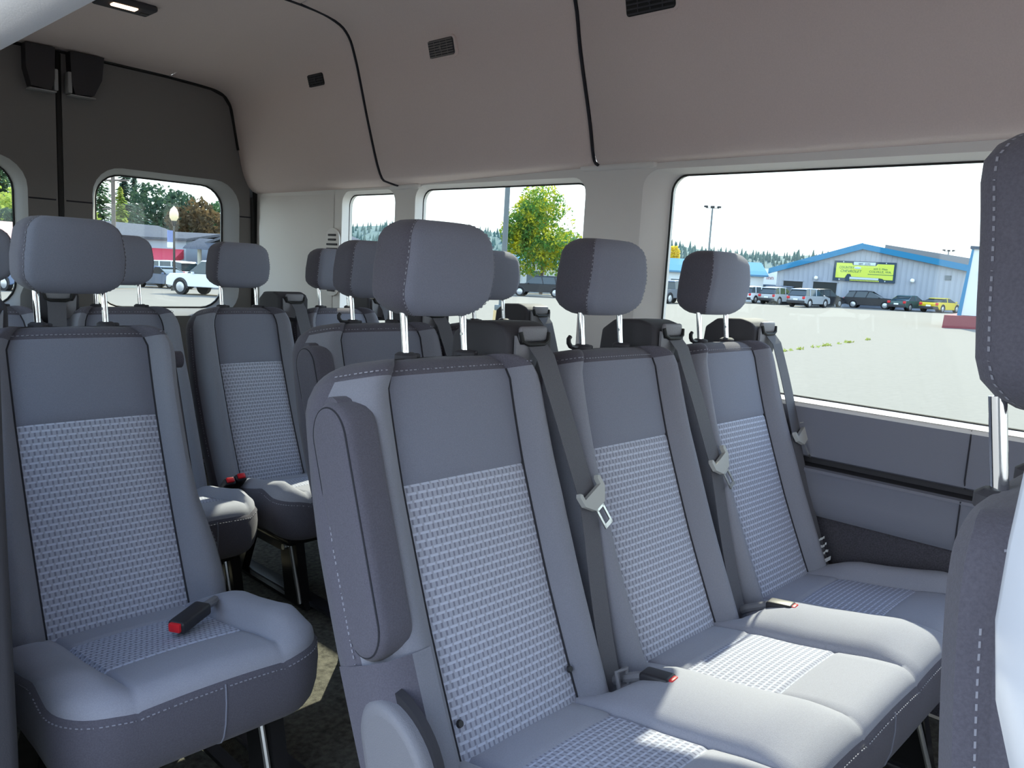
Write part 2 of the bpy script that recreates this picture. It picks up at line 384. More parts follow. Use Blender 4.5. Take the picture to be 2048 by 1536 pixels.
m = MB(); m.box((2.085, 3.86, -.4), (.13, .14, 1.6)); m.box((.215, 3.86, -.4), (.13, .14, 1.6)); m.build('wall_corner', M_rubber, kind='structure')
# floor
m = MB(); m.box((1.15, 1.1, FZ - .03), (1.90, 5.7, .06))
for v in m.v: v.z -= .019*max(-.5, v.y - .6)
m.build('floor', M_floor, kind='structure')
m = MB(); m.box((.19, .60, FZ - .1), (.12, 1.15, .20), bevel=.02); m.build('trim_13', M_black2, kind='structure')
for k, xx in enumerate((.80, 1.30, 1.78)):
    m = MB(); m.box((xx, 1.6, FZ + .006), (.05, 4.2, .014), bevel=.004)
    for v in m.v: v.z -= .019*(v.y - .6)
    m.build('trim_%d' % (14+k), M_black, kind='structure')

# sliding door opening: header, rear pillar, front pillar
m = MB(); rows = []
for y in lin(.05, 1.30, 8):
    rows.append([(.20, y, .40), (.20, y, .30), (.215, y, .235), (.245, y, .212), (.268, y, .213), (.283, y, .224), (.292, y, .238), (.286, y, .243), (.296, y, .25), (.315, y, .285), (.325, y, .34), (.34, y, .40)])
m.grid(rows); m.build('trim_17', M_trim, kind='structure', fixn=False, angle=50)
m = MB(); rows = []
for z in lin(FZ, .30, 12):
    b = .02*sm((-z-.25)/.5)
    rows.append([(.17, 1.40, z), (.17, 1.19 - b, z), (.20, 1.160 - b, z), (.235, 1.150 - b, z), (.262, 1.146 - b, z), (.272, 1.152 - b, z), (.276, 1.165 - b, z), (.268, 1.18 - b, z), (.272, 1.20 - b, z), (.275, 1.40, z)])
m.grid(rows); m.build('trim_18', M_black2, kind='structure', fixn=False, angle=50)
m = MB(); rows = []
for z in lin(FZ, .42, 60):
    b = interp(z, [(FZ, .020), (-.19, .024), (-.150, .034), (-.132, .041), (-.118, .0475), (-.10, .0495), (-.07, .049), (-.02, .046), (.42, .035)])
    rows.append([(.15, -.20, z)] + [(px, b*px/.268 - o_, z) for px, o_ in ((.15, .022), (.165, .016), (.20, .010), (.24, .004), (.262, .0008), (.268, 0), (.276, .006), (.283, .022))] + [(.285, -.20, z)])
m.grid(rows); m.build('trim_19', M_body, kind='structure', fixn=False, angle=60)
# front right door, plain, out of view
m = MB(); m.box((.2, -.95, -.72), (.08, 1.5, .82), bevel=.02); m.build('door_3', M_body, kind='structure')

# ------------------------------------------------------------------ seats
SPINE = [(-.86, .708), (-.80, .735), (-.72, .777), (-.63, .818), (-.54, .858), (-.44, .897), (-.34, .935), (-.25, .963), (-.17, .985), (-.10, 1.003)]
def spine(z):
    y = (interp(z-.03, SPINE) + interp(z, SPINE)*2 + interp(z+.03, SPINE))/4
    s = (interp(z+.03, SPINE) - interp(z-.03, SPINE))/.06
    return y, s
def back_pt(xc, yo, x, z, d):
    y, s = spine(z); n = math.hypot(1, s)
    return Vector((xc + x, y + yo - d/n, z + d*s/n))
def dash_line(m, pts, nrm, length=.0045, gap=.0040, w=.0011):
    """short raised stitches laid along a polyline; nrm(p) gives the outward direction"""
    acc = 0.0
    for a, b in zip(pts, pts[1:]):
        a = Vector(a); b = Vector(b); L = (b-a).length
        if L < 1e-6: continue
        d = (b-a)/L; t = -acc
        while t < L:
            if t >= 0:
                p = a + d*t; q = a + d*min(t+length, L); n = Vector(nrm).normalized(); s = d.cross(n).normalized()*w
                h = n*.0012
                m.add([p-s, p+s, q+s, q-s, p-s*.5+h, p+s*.5+h, q+s*.5+h, q-s*.5+h], [(4, 5, 6, 7), (0, 1, 5, 4), (1, 2, 6, 5), (2, 3, 7, 6), (3, 0, 4, 7)])
            t += length + gap
        acc = L - t if t > L else 0
        acc = -(t - L)
def make_back(root, xc, yo, W0=.222, xs=.136, side=1, hooks=False, front=True, WL=None, WR=None, plugs=False, hz=(-.086, .071), waist=None):
    ZB, Z1, R = -.80, -.176, (.075 if front else .055)
    ZT = Z1 + .028
    def hw(z):
        w = interp(z, [(-.86, W0-.022), (-.70, W0-.004), (-.55, W0), (-.40, W0), (-.17, W0-.012)])
        if z > ZT - R:
            u = min((z-(ZT-R))/R, .985); w -= R*.9*(1 - math.sqrt(1-u*u))
        return w
    NB, NC = 9, 11
    def front_cols(z, f=1.0):
        """columns across the front: list of (x, d)"""
        w = hw(z); out = []
        xb = min(xs, w*.66); low = sm((z+.80)/.10)
        for i in range(NB):                        # left bolster, edge -> seam
            t = i/(NB-1); x = -w + (w-xb)*t
            d = -.034*(1-t)**3.2 + .034*max(0, math.sin(PI*min(1, t*1.02)))**0.9 - .006*t**6
            out.append((x, d*f))
        cen = []
        for i in range(NC):
            t = -1 + 2*i/(NC-1); d = .004*(1-t*t) - .006*abs(t)**9
            cen.append((xb*t, d*f))
        right = [(-x, d) for x, d in reversed(out)]
        return out, cen, right
    zs = lin(ZB, -.36, 13) + [-.345, -.340, -.335] + lin(-.32, Z1, 9)
    rows = [front_cols(z) for z in zs]
    ins = MB(); pan = MB(); bol = [MB(), MB()]
    ki = zs.index(-.340)
    WL_ = (WL or W0)/W0; WR_ = (WR or W0)/W0
    def ax(x, z=0.0):
        if abs(x) <= xs: return x
        wr_ = interp(z, waist) if waist else W0*WR_
        return xs + (x-xs)*(wr_-xs)/(W0-xs) if x > 0 else -xs + (x+xs)*(W0*WL_-xs)/(W0-xs)
    def P(c, z): return [back_pt(xc, yo, ax(x, z), z, d) for x, d in c]
    gz_ = lambda z: -.003 if abs(z+.340) < 1e-6 else 0.0
    def PC(c, z): return [back_pt(xc, yo, x, z, d + gz_(z)) for x, d in c]
    r = zs[:ki+1]; ins.grid([PC(rows[k][1], z) for k, z in enumerate(r)], uvs=[(x + .5, z*1.06 + 2) for k, z in enumerate(r) for x, d in rows[k][1]])
    pan.grid([PC(rows[k][1], z) for k, z in enumerate(zs) if k >= ki])
    for s, c in ((0, 0), (1, 2)):
        bol[s].grid([P(rows[k][c], z) for k, z in enumerate(zs)])
    # shell: side + back strip, then the crown
    D = .114 if front else .070
    fk = 1 if front else .62
    WL = WL or W0; WR = WR or W0
    def around(z, f=1.0, g=0.0):
        w = hw(z)*1.0; e0 = rows[0][0][0][1]
        right = [(w, -.034*f), (w + .006, -.045*fk - .034*(1-fk)), (w + .007, -.065*fk - .034*(1-fk)), (w + .002, -.088*fk), (w - .020, -D*.97+g), (w*.5, -D+g), (0, -D-.004+g)]
        return right + [(-x, d) for x, d in reversed(right[:-1])]
    sh = MB()
    sh.grid([P(around(z), z) for z in zs])
    crown = []
    for k in range(7):
        th = PI/2*k/6; z = Z1 + .028*math.sin(th); c = math.cos(th); dm = -.055
        L, Cn, Rr = front_cols(min(z, ZT-.001))
        ring = L + Cn[1:-1] + Rr + around(min(z, ZT-.001))[1:-1]
        sc = .42 + .58*c
        shr = 1 if k < 5 else (.985 if k == 5 else .95)
        crown.append([back_pt(xc, yo, ax(x, z)*shr, z, dm + (d-dm)*sc) for x, d in ring])
    b = sh.grid(crown, closed=True); n = len(crown[0])
    last = b + 6*n
    cpt = sum((v for v in crown[-1]), Vector())/n; ci = sh.add([cpt + Vector((0, 0, .003))], [])
    for i in range(n): sh.f.append((last+i, last+(i+1) % n, ci)); sh.m.append(0)
    back = sh.build('backrest', M_dark, root, angle=60)
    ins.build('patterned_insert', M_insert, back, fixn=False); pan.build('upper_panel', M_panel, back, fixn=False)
    for q in bol: q.build('side_bolster', M_bolster_shaded, back, fixn=False)
    pp = MB()
    for s in (-1, 1): pp.tube([back_pt(xc, yo, s*min(xs, hw(z)*.66), z, -.0052) for z in zs], .0022, 6)
    pp.build('seam_piping', M_groove, back, kind='stuff')
    st = MB()
    top = [(x, d) for x, d in (front_cols(Z1)[0] + front_cols(Z1)[1] + front_cols(Z1)[2])]
    dash_line(st, [back_pt(xc, yo, ax(x, Z1)*.995, Z1 + .0075, (-.055 + (d+.055)*.978) + .0008) for x, d in top], (0, -1, .6))
    for s in (-1, 1):
        dash_line(st, [back_pt(xc, yo, ax(s*(hw(z)+.005), z), z, -.041) for z in lin(-.62, -.215, 14)], (s, -.4, 0))
    st.build('stitching', M_stitch, back, kind='stuff', fixn=False)
    for s in ((-1, 1) if plugs else ()):           # the small black plugs low on the insert
        q = MB(); a = back_pt(xc, yo, s*(xs-.009), -.675, .002); q.cyl(a, a + Vector((0, -.004, .002)), .0065, .005, 10); q.build('plug', M_black, back)
    # headrest
    hb, ht = hz; yf0, yb0 = 1.000 + yo, 1.099 + yo
    N = 15; zz = []; core = MB(); sides = [MB(), MB()]; core_rows = []; side_rows = [[], []]
    seam_pts = [[], []]; back_seam = []
    for k in range(N):
        t = -1 + 2*k/(N-1); te = math.sin(t*PI/2); z = (hb+ht)/2 + te*(ht-hb)/2
        rr = .034; dz = (ht-hb)/2*(1-abs(te)); ins_ = rr - math.sqrt(max(0, rr*rr - max(0, rr-dz)**2))
        w = interp(z, [(hb, .091), (-.05, .1035), (-.01, .104), (ht, .093)]) - ins_*1.15
        yf = yf0 - .012*sm((z-hb)/.09) + .010*sm((z+.0)/.09)*.6 + ins_*.8; yb = yb0 - ins_*.9 - .006*sm((z-hb)/.16)
        r1 = min(.028, w*.8, (yb-yf)*.4); r2 = min(.030, (yb-yf)*.4)
        right = []
        arc = [(w - r1 + r1*math.sin(PI/2*i/6), yf + r1 - r1*math.cos(PI/2*i/6)) for i in range(7)]
        right += arc[3:]
        for i in range(1, 7): a = PI/2*i/6; right.append((w - r2 + r2*math.cos(a), yb - r2 + r2*math.sin(a)))
        bow = lambda x, w_: -.006*(1-(x/w_)**2)
        fr = [(x, yf + bow(x, w - r1)) for x in lin(-(w-r1), w-r1, 9)]; fr = [(-x, y) for x, y in reversed(arc[1:4])] + fr + arc[1:4]
        bk = [(x, yb) for x in lin(w-r2, -(w-r2), 7)]
        a_ = PI/2*2/6; back_seam.append((xc - (w - r2 + r2*math.cos(a_)) - .0002, yb - r2 + r2*math.sin(a_) + .0004, z))
        core_rows.append((fr, bk, z)); 
        side_rows[1].append([(xc + x, y, z) for x, y in right]); side_rows[0].append([(xc - x, y, z) for x, y in right])
        for s, sg in ((0, -1), (1, 1)): seam_pts[s].append((xc + sg*(arc[3][0] + .0018), arc[3][1] + .0006, z))
    core.grid([[(xc+x, y, z) for x, y in f] for f, b_, z in core_rows]); core.grid([[(xc+x, y, z) for x, y in b_] for f, b_, z in core_rows])
    for e_ in (0, -1):
        f, b_, z = core_rows[e_]; ring = f + [(x, y) for x, y in [(p[0]-xc, p[1]) for p in side_rows[1][e_]][1:-1]] + b_ + [(p[0]-xc, p[1]) for p in reversed(side_rows[0][e_])][1:-1]
        i0 = core.add([(xc+x, y, z) for x, y in ring] + [(xc, (yf0+yb0)/2, z)], [])
        nr = len(ring)
        for i in range(nr): core.f.append((i0+i, i0+(i+1) % nr, i0+nr)); core.m.append(0)
    hr = core.build('headrest', M_panel if front else M_dark, root, angle=60)
    for s in (0, 1):
        sides[s].grid(side_rows[s]); sides[s].build('side_panel', M_dark, hr, angle=60)
    st = MB()
    for s in (0, 1): dash_line(st, seam_pts[s], ((-1, 1)[s]*.7, -1, 0), w=.0010)
    if not front:
        dash_line(st, back_seam, (-1, .6, 0), .0036, .0036, .0008)
        dash_line(st, [back_pt(xc, yo, -(hw(z)-.0060) - .0012, z, -.0602) for z in zs], (-.7, .7, 0), .0036, .0036, .0008)
    st.build('stitching', M_stitch, hr, kind='stuff', fixn=False)
    for s in (-1, 1):
        px = xc + s*.066; py = 1.030 + yo
        q = MB(); q.cyl((px, py - .001, -.165), (px, py + .012, -.075), .0064, n=14)
        if s > 0: q.cyl((px-.0055, py+.004, -.118), (px-.0072, py+.004, -.118), .003, n=8)
        q.build('post', M_chrome, hr)
        q = MB(); zt = -.150
        q.cyl((px, py, zt-.010), (px, py, zt), .0185, .0185, 18); q.cyl((px, py, zt), (px, py, zt+.004), .0185, .013, 18)
        q.box((px + .020, py - .002, zt - .002), (.012, .012, .008), bevel=.003)
        q.build('post_guide', M_black2, hr)
    if hooks:
        px = xc - .066; q = MB(); y = 1.030 + yo
        q.tube([(px - .012, y, -.153), (px - .030, y, -.152), (px - .040, y, -.149), (px - .046, y, -.142), (px - .047, y, -.134), (px - .042, y, -.129)], [.0055, .005, .005, .005, .005, .0045], 8)
        q.build('coat_hook', M_black, hr)
    return hw
def make_belt(root, xc, yo, side, zt=-.415, off=.247, lift=0.0, keeper=False):
    """retractor housing on the shoulder, webbing, tongue, lower loop"""
    X = lambda v: xc + side*v
    hb = MB(); c = (X(.190), 1.060 + yo, -.140)
    pts = [(.955+.030, -.160), (.985, -.120), (.999, -.104), (1.03, -.096), (1.10, -.100), (1.135, -.125), (1.140, -.185), (1.00, -.205), (.985, -.185)]
    xa, xb = .128, .250
    q = MB(); q.prism(pts, lambda p, s: (X(xa + (xb-xa)*s), p[0] + yo, p[1]))
    bm = bmesh.new(); vs = [bm.verts.new(v) for v in q.v]
    for f in q.f:
        try: bm.faces.new([vs[i] for i in f])
        except ValueError: pass
    bmesh.ops.recalc_face_normals(bm, faces=bm.faces[:])
    bmesh.ops.dissolve_limit(bm, angle_limit=.01, verts=bm.verts[:], edges=bm.edges[:])
    bmesh.ops.bevel(bm, geom=bm.edges[:], offset=.011, segments=3, affect='EDGES', profile=.6, clamp_overlap=True)
    hb.frombm(bm); 
    belt = hb.build('belt_retractor', M_black2, root, angle=50)
    q = MB(); fy = .981 + yo
    q.box((X(.190), fy + .002, -.116), (.072, .012, .028), bevel=.006, seg=3); q.build('belt_bezel', M_plate, belt)
    q = MB(); q.tube([(X(.152), fy - .003, -.112), (X(.156), fy - .006, -.128), (X(.170), fy - .007, -.134), (X(.212), fy - .007, -.134), (X(.224), fy - .006, -.128), (X(.228), fy - .003, -.114)], .0042, 8)
    q.build('belt_slot', M_rubber, belt)
    q = MB(); q.prism([(.140, -.118), (.150, -.134), (.196, -.136), (.205, -.150), (.190, -.190), (.158, -.186), (.142, -.160)], lambda p, s: (X(p[0]), .9825 - .006*s + yo - (p[1]+.15)*.03, p[1])); q.build('guide_plate', M_plate, belt)
    # webbing
    def ribbon(path, w=.0245, th=.0016):
        rows = []
        for i, p in enumerate(path):
            d = (Vector(path[min(i+1, len(path)-1)]) - Vector(path[max(i-1, 0)])).normalized()
            nrm = Vector((0, -1, .35)).normalized(); s = d.cross(nrm).normalized()*w; h = nrm*th; p = Vector(p)
            rows.append([p - s, p - s + h, p + s + h, p + s])
        m_ = MB(); m_.grid(rows, closed=True); return m_
    up = [Vector((X(.196), fy - .003, -.134))]
    for t in lin(0, 1, 8):
        z = -.165 + (zt+.165)*t; x = .200 + (off-.200)*(t**1.1); up.append(back_pt(xc, yo, side*x, z, .030 + lift*t + .006*math.sin(PI*t)))
    wb = ribbon(up).build('webbing', M_web, belt, angle=60, fixn=True)
    lo = [back_pt(xc, yo, side*(off + (min(.218, off)-off)*sm(t)), zt + (-.735-zt)*t, .030 - .022*t) for t in lin(0, 1, 10)]
    ribbon(lo, w=.0225).build('webbing', M_web, belt, angle=60)
    # tongue, tilted along the belt
    base = back_pt(xc, yo, side*(off+.004), zt, .040 + lift); y, s_ = spine(zt); dn = Vector((side*.42, -s_*.9, -.90)).normalized()
    nr = Vector((0, -1, s_)).normalized(); nr = (nr - dn*nr.dot(dn)).normalized(); sd = dn.cross(nr).normalized()
    fr = lambda u, v, h=0: base + sd*u*1.18 + dn*v*1.18 + nr*h
    q = MB(); q.prism([(-.032, -.012), (-.028, -.016), (-.024, -.012), (-.024, -.002), (.024, -.002), (.024, -.012), (.028, -.016), (.032, -.012), (.031, .006), (.014, .024), (-.014, .024), (-.031, .006)], lambda p, k: fr(p[0], p[1], -.004 + .010*k))
    tg = q.build('tongue', M_tongue, belt, angle=30)
    q = MB()
    for a, b_ in (((-.011, .022), (-.007, .060)), ((.007, .022), (.011, .060)), ((-.011, .022), (.011, .029)), ((-.011, .053), (.011, .060))):
        q.prism([(a[0], a[1]), (b_[0], a[1]), (b_[0], b_[1]), (a[0], b_[1])], lambda p, k: fr(p[0], p[1], .000 + .003*k))
    q.build('tongue_blade', M_steel, belt, angle=30)
    if not keeper: return belt
    q = MB(); e_ = back_pt(xc, yo, side*.212, -.715, .035)
    q.tube([e_ + Vector((-.012, 0, .014)), e_ + Vector((.010, -.004, .016)), e_ + Vector((.012, -.008, -.012)), e_ + Vector((-.010, -.006, -.014))], .005, 6, closed=True)
    q.build('keeper_loop', M_plate, belt)
    return belt
def make_cushion(root, xcs, x0, x1, yo, xs=.124, pat=.116):
    YR_, YF = .83, .375
    RC = .085
    xset = set(lin(x0 + RC, x1 - RC, 9 + 10*len(xcs))) | {x0 + RC*(1-math.sin(PI/2*k/9)) for k in range(1, 10)} | {x1 - RC*(1-math.sin(PI/2*k/9)) for k in range(1, 10)}
    brk = set()
    for c in xcs:
        for v in (c-xs, c-xs-.006, c-xs+.006, c+xs, c+xs-.006, c+xs+.006): brk.add(round(v, 5))
    xs_all = sorted([v for v in xset if all(abs(v-b) > .005 for b in brk)] + list(brk))
    ylist = lin(YR_, .71, 5) + [.703, .697] + lin(.69, .53, 8)[1:-1] + [.528, .520, .512] + lin(.50, .41, 6) + [.400, .391, .384, .379, .376, .375]
    jb, jf = ylist.index(.697), ylist.index(.520)
    RC = .085
    def yf(x):
        d = min(x - x0, x1 - x)
        return YF if d >= RC else YF + RC - math.sqrt(max(0, RC*RC - (RC-d)**2))
    def zfun(x, y, yy):
        z = interp(y, [(.375, -.661), (.40, -.662), (.46, -.670), (.52, -.683), (.60, -.697), (.72, -.712), (.83, -.735)])
        near = min(xcs, key=lambda c: abs(c-x)); d = abs(x-near); ff = sm((y-.378)/.10)
        if d > xs - .001:
            if x < xcs[0]: wid = xcs[0]-xs-x0; t = (xcs[0]-xs-x)/wid; end = True
            elif x > xcs[-1]: wid = x1-xcs[-1]-xs; t = (x-xcs[-1]-xs)/wid; end = True
            else:
                i = max(k for k, c in enumerate(xcs) if c < x); a = xcs[i]+xs; wid = xcs[i+1]-xs-a; t = (x-a)/wid; end = False
            fade = (1 - .75*sm((y-.66)/.12))*(.18 + .82*ff)
            if end: z += .030*sm(min(1, t/.42))*fade
            else:
                z += .034*(max(0, math.sin(PI*max(0, min(1, t))))**.6)*fade
                z -= .030*sm((y-.70)/.05)*math.exp(-((t-.5)/.22)**2)
        else: z += .004*(1-(d/xs)**2)
        e_ = min(x - x0, x1 - x, (yy - yf(x))*1.0); rad = .045
        if e_ < rad: z -= .030*(1 - math.sqrt(max(0, 1 - (1 - max(0, e_)/rad)**2)))
        if abs(d - xs) < .0015: z -= .006*(.3 + .7*ff)
        return z
    G = []
    for j, y in enumerate(ylist):
        row = []
        for x in xs_all:
            f = yf(x); yy = YR_ + (y-YR_)*(YR_-f)/(YR_-YF)
            e_ = abs(j-jb) < 1 or abs(j-jf) < 1
            inpat = min(abs(x-c) for c in xcs) <= xs+.001
            row.append(Vector((x, yy + yo, zfun(x, y, yy) - (.003 if e_ and inpat else 0))))
        G.append(row)
    top = MB(); inss = [MB() for _ in xcs]; nx = len(xs_all)
    def in_ins(i, j):
        if not (jb <= j < jf): return -1
        xm = (xs_all[i]+xs_all[i+1])/2
        for k, c in enumerate(xcs):
            if abs(xm-c) < xs: return k
        return -1
    b = top.add([p for r in G for p in r], [])
    for j in range(len(G)-1):
        for i in range(nx-1):
            k = in_ins(i, j); q = (j*nx+i, j*nx+i+1, (j+1)*nx+i+1, (j+1)*nx+i)
            if k < 0: top.f.append(tuple(b+v for v in q)); top.m.append(0)
            else:
                I = inss[k]; P = [G[j][i], G[j][i+1], G[j+1][i+1], G[j+1][i]]
                I.add(P, [(0, 1, 2, 3)], 0, [(p.x + .5, p.y*1.02) for p in P])
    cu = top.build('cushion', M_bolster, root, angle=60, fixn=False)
    for I in inss: I.build('patterned_insert', M_insert, cu, fixn=False)
    # skirt from the seam down
    edge = [G[j][0] for j in range(len(G))] + [G[-1][i] for i in range(1, nx)] + [G[j][-1] for j in reversed(range(len(G)-1))]
    n = len(edge); nrm = []
    for i in range(n):
        d = edge[min(i+1, n-1)] - edge[max(i-1, 0)]; v = Vector((-d.y, d.x, 0)); v = Vector((d.y, -d.x, 0)); v.normalize(); nrm.append(v)
    if nrm[n//2].y > 0: nrm = [-v for v in nrm]
    zb = -.812; rows = []
    for t, o in ((0, 0), (.04, .004), (.10, .006), (.3, .008), (.6, .006), (.82, -.001), (.93, -.010), (1.0, -.024), (1.0, -.10)):
        rows.append([Vector((p.x + v.x*o, p.y + v.y*o, p.z + (zb-p.z)*t)) for p, v in zip(edge, nrm)])
    sk = MB(); sk.grid(rows); sk.build('front_skirt', M_dark, cu, angle=60, fixn=True)
    st = MB(); front = [i for i in range(n) if edge[i].y - yo < .60]
    dash_line(st, [rows[1][i]*.4 + rows[2][i]*.6 + nrm[i]*.0008 for i in front], (0, -1, .3))
    for c in xcs:
        i = min(range(n), key=lambda k: abs(edge[k].x - c) + (0 if edge[k].y-yo < .40 else 9)); 
    st.build('stitching', M_stitch, cu, kind='stuff', fixn=False)
    for c in xcs:
        i = min(range(n), key=lambda k: abs(edge[k].x - (c+.01)) + (0 if edge[k].y-yo < .40 else 9))
        sm_ = MB(); sm_.tube([rows[k][i] + nrm[i]*.0006 for k in range(1, 8)], .0013, 5); sm_.build('skirt_seam', M_panel, cu)
    q = MB(); q.box(((x0+x1)/2, .62 + yo, -.825), (x1-x0-.08, .36, .035), bevel=.01); q.build('seat_pan', M_gloss, cu)
    return cu
def make_leg(root, x, yo):
    q = MB(); o = [(.44, -.835), (.80, -.835), (.90, FZ+.03), (.93, FZ), (.38, FZ), (.40, FZ+.03)]
    h = [(.53, -.88), (.72, -.88), (.78, -1.02), (.50, -1.02)]
    for s in (0, 1):
        lo = [[Vector((p[0], p[1], 0)) for p in o], [Vector((p[0], p[1], 0)) for p in reversed(h)]]; flat = [v for l in lo for v in l]
        q.add([(x - .014 + .028*s, v.x + yo, v.y) for v in flat], tessellate_polygon(lo))
    for l in (o, h): q.grid([[(x - .014, p[0]+yo, p[1]) for p in l + l[:1]], [(x + .014, p[0]+yo, p[1]) for p in l + l[:1]]])
    lg = q.build('leg', M_gloss, root, angle=30)
    q = MB(); q.cyl((x - .024, .455 + yo, -.84), (x - .024, .395 + yo, FZ + .02), .006, n=8); q.build('edge_glint_rod', M_steel, lg)  # bright steel rod standing in for the highlight on the leg edge
    q = MB()
    for yy, zz in ((.50, -.86), (.78, -.86), (.47, -1.06), (.84, -1.06)): q.cyl((x - .016, yy+yo, zz), (x - .024, yy+yo, zz), .010, n=8)
    q.build('bolt', M_steel, lg, kind='stuff')
def make_armrest(root, xc, yo, side, d0=-.060, d1=.050, x_in=.215, th=.062):
    """folded-up arm pad hanging beside the backrest"""
    q = MB(); path = []; ztop, zbot = -.205, -.560
    prof_ = rrect(d0, d1, zbot, ztop, (d1-d0)/2*.98, 12)
    rings = []
    rb = min(.018, th*.4)
    for x, i in [(x_in, .010), (x_in+.006, .002), (x_in+.012, 0)] + [(x_in+th-rb + rb*math.sin(PI/2*k/5), rb*(1-math.cos(PI/2*k/5))) for k in range(6)]:
        cx = (d0+d1)/2; cz = (ztop+zbot)/2
        rings.append([back_pt(xc, yo, side*x, cz + (z-cz)*(1 - i/.177), cx + (d-cx)*(1 - i/((d1-d0)/2)))  for d, z in prof_])
    q.grid(rings, closed=True)
    for e_ in (0, -1): k = q.add(rings[e_], [tuple(range(len(prof_)))])
    ar = q.build('armrest', M_dark, root, angle=50)
    q = MB(); q.tube([back_pt(xc, yo, side*(x_in+th-.004), (ztop+zbot)/2 + (z-(ztop+zbot)/2)*.955, (d0+d1)/2 + (d-(d0+d1)/2)*.86) for d, z in prof_], .0016, 5, closed=True); q.build('piping', M_groove, ar)
    q = MB(); a = back_pt(xc, yo, side*(x_in+.02), ztop-.012, (d0+d1)/2); q.cyl(a - Vector((.03, 0, 0)), a + Vector((.03, 0, 0)), .020, n=14); q.build('pivot', M_dark, ar)
    return ar
def make_shield(root, xc, yo, side, x=.232):
    q = MB(); P = rrect(.735, .885, -.92, -.604, .072, 10); P = [(y + (z+.604)*.32 + .005, z) for y, z in P]
    cy = sum(p[0] for p in P)/len(P); cz = sum(p[1] for p in P)/len(P)
    rings = []
    for xx, sc in ((x, 1.0), (x+.014, 1.0), (x+.022, .975), (x+.026, .90), (x+.027, .80)):
        rings.append([(xc + side*xx, cy + (y-cy)*sc + yo, cz + (z-cz)*(1-(1-sc)*.5)) for y, z in P])
    q.grid(rings, closed=True); q.add(rings[-1], [tuple(range(len(P)))])
    s_ = q.build('recliner_shield', M_plate, root, angle=55)
    q = MB(); e_ = [(xc + side*(x-.004), cy + (y-cy)*1.10 + yo, cz + (z-cz)*1.06 + .008) for y, z in P]
    f_ = [(xc + side*(x+.006), cy + (y-cy)*1.06 + yo, cz + (z-cz)*1.04 + .006) for y, z in P]
    q.grid([e_, f_], closed=True); q.add(f_, [tuple(range(len(P)))]); q.build('shield_rim', M_black, root, angle=50)
    # padded cloth gusset between backrest and shield
    q = MB(); rows = []
    for z in lin(-.80, -.560, 8):
        rows.append([back_pt(xc, yo, side*(.168), z, .030), back_pt(xc, yo, side*.205, z, .034), back_pt(xc, yo, side*.240, z, .020), back_pt(xc, yo, side*.252, z, -.012), back_pt(xc, yo, side*.256, z, -.05), back_pt(xc, yo, side*.252, z, -.085)])
    q.grid([r[:2] for r in rows]); q.build('bolster_foot', M_bolster_shaded, root, angle=60)
    q = MB(); q.grid([r[1:] for r in rows]); q.build('side_gusset', M_dark, root, angle=60)
def make_buckle(root, x, yo, z=-.690, y=.700, ang=0.0, tilt=.25, L=.085, stalk=(0, .12, -.08)):
    R = Matrix.Rotation(ang, 3, 'Z') @ Matrix.Rotation(tilt, 3, 'X')
    q = MB(); q.box((x, y + yo, z), (.036, L, .024), rot=R, bevel=.006, seg=3); bk = q.build('buckle', M_black, root)
    c = Vector((x, y + yo, z)) + R @ Vector((0, -L/2 - .001, .002))
    q = MB(); q.box(c, (.024, .010, .017), rot=R, bevel=.003); q.build('release_button', M_red, bk)
    q = MB(); q.tube([Vector((x, y + yo, z)) + R @ Vector((0, L/2 - .003, 0)), Vector((x, y + yo, z)) + R @ Vector((0, L/2 + .015, -.002)) + Vector(stalk)*.25, Vector((x, y + yo, z)) + R @ Vector((0, L/2, 0)) + Vector(stalk)], .009, 8); q.build('buckle_stalk', M_plate, bk)
def bench(name, xcs, yo, label, cat='seat', group=None, side=1, W0=.222, xs=.136, cx=None, arms=None, shield=None, buckles=(), legs=(), hooks=(), belts=True, cush=True, csx=.124, belt_kw=None, front=True, wl=None, wr=None, plugs=False, last_off=None, hz=(-.086, .071), waist=None):
    root = thing(name, (sum(xcs)/len(xcs), .62 + yo, FZ), label, cat, group)
    for i, c in enumerate(xcs):
        make_back(root, c, yo, W0, xs, side, hooks=i in hooks, front=front, WL=wl if i == 0 else None, WR=wr if i == len(xcs)-1 else None, plugs=plugs and i == 0, hz=hz, waist=waist)
        if belts:
            kw = dict(belt_kw or {}); kw['keeper'] = plugs and i == 0
            if last_off and i == len(xcs)-1: kw.update(off=last_off, zt=-.400, lift=.004)
            make_belt(root, c, yo, side, **kw)
    if cush: make_cushion(root, xcs, cx[0], cx[1], yo, xs=csx)
    for x in legs: make_leg(root, x, yo)
    if arms: make_armrest(root, *arms)
    if shield: make_shield(root, *shield)
    for b in buckles: make_buckle(root, b[0], yo, **b[1])
    root.location.z -= .0205*max(0, yo)          # the floor falls slightly towards the rear
    return root

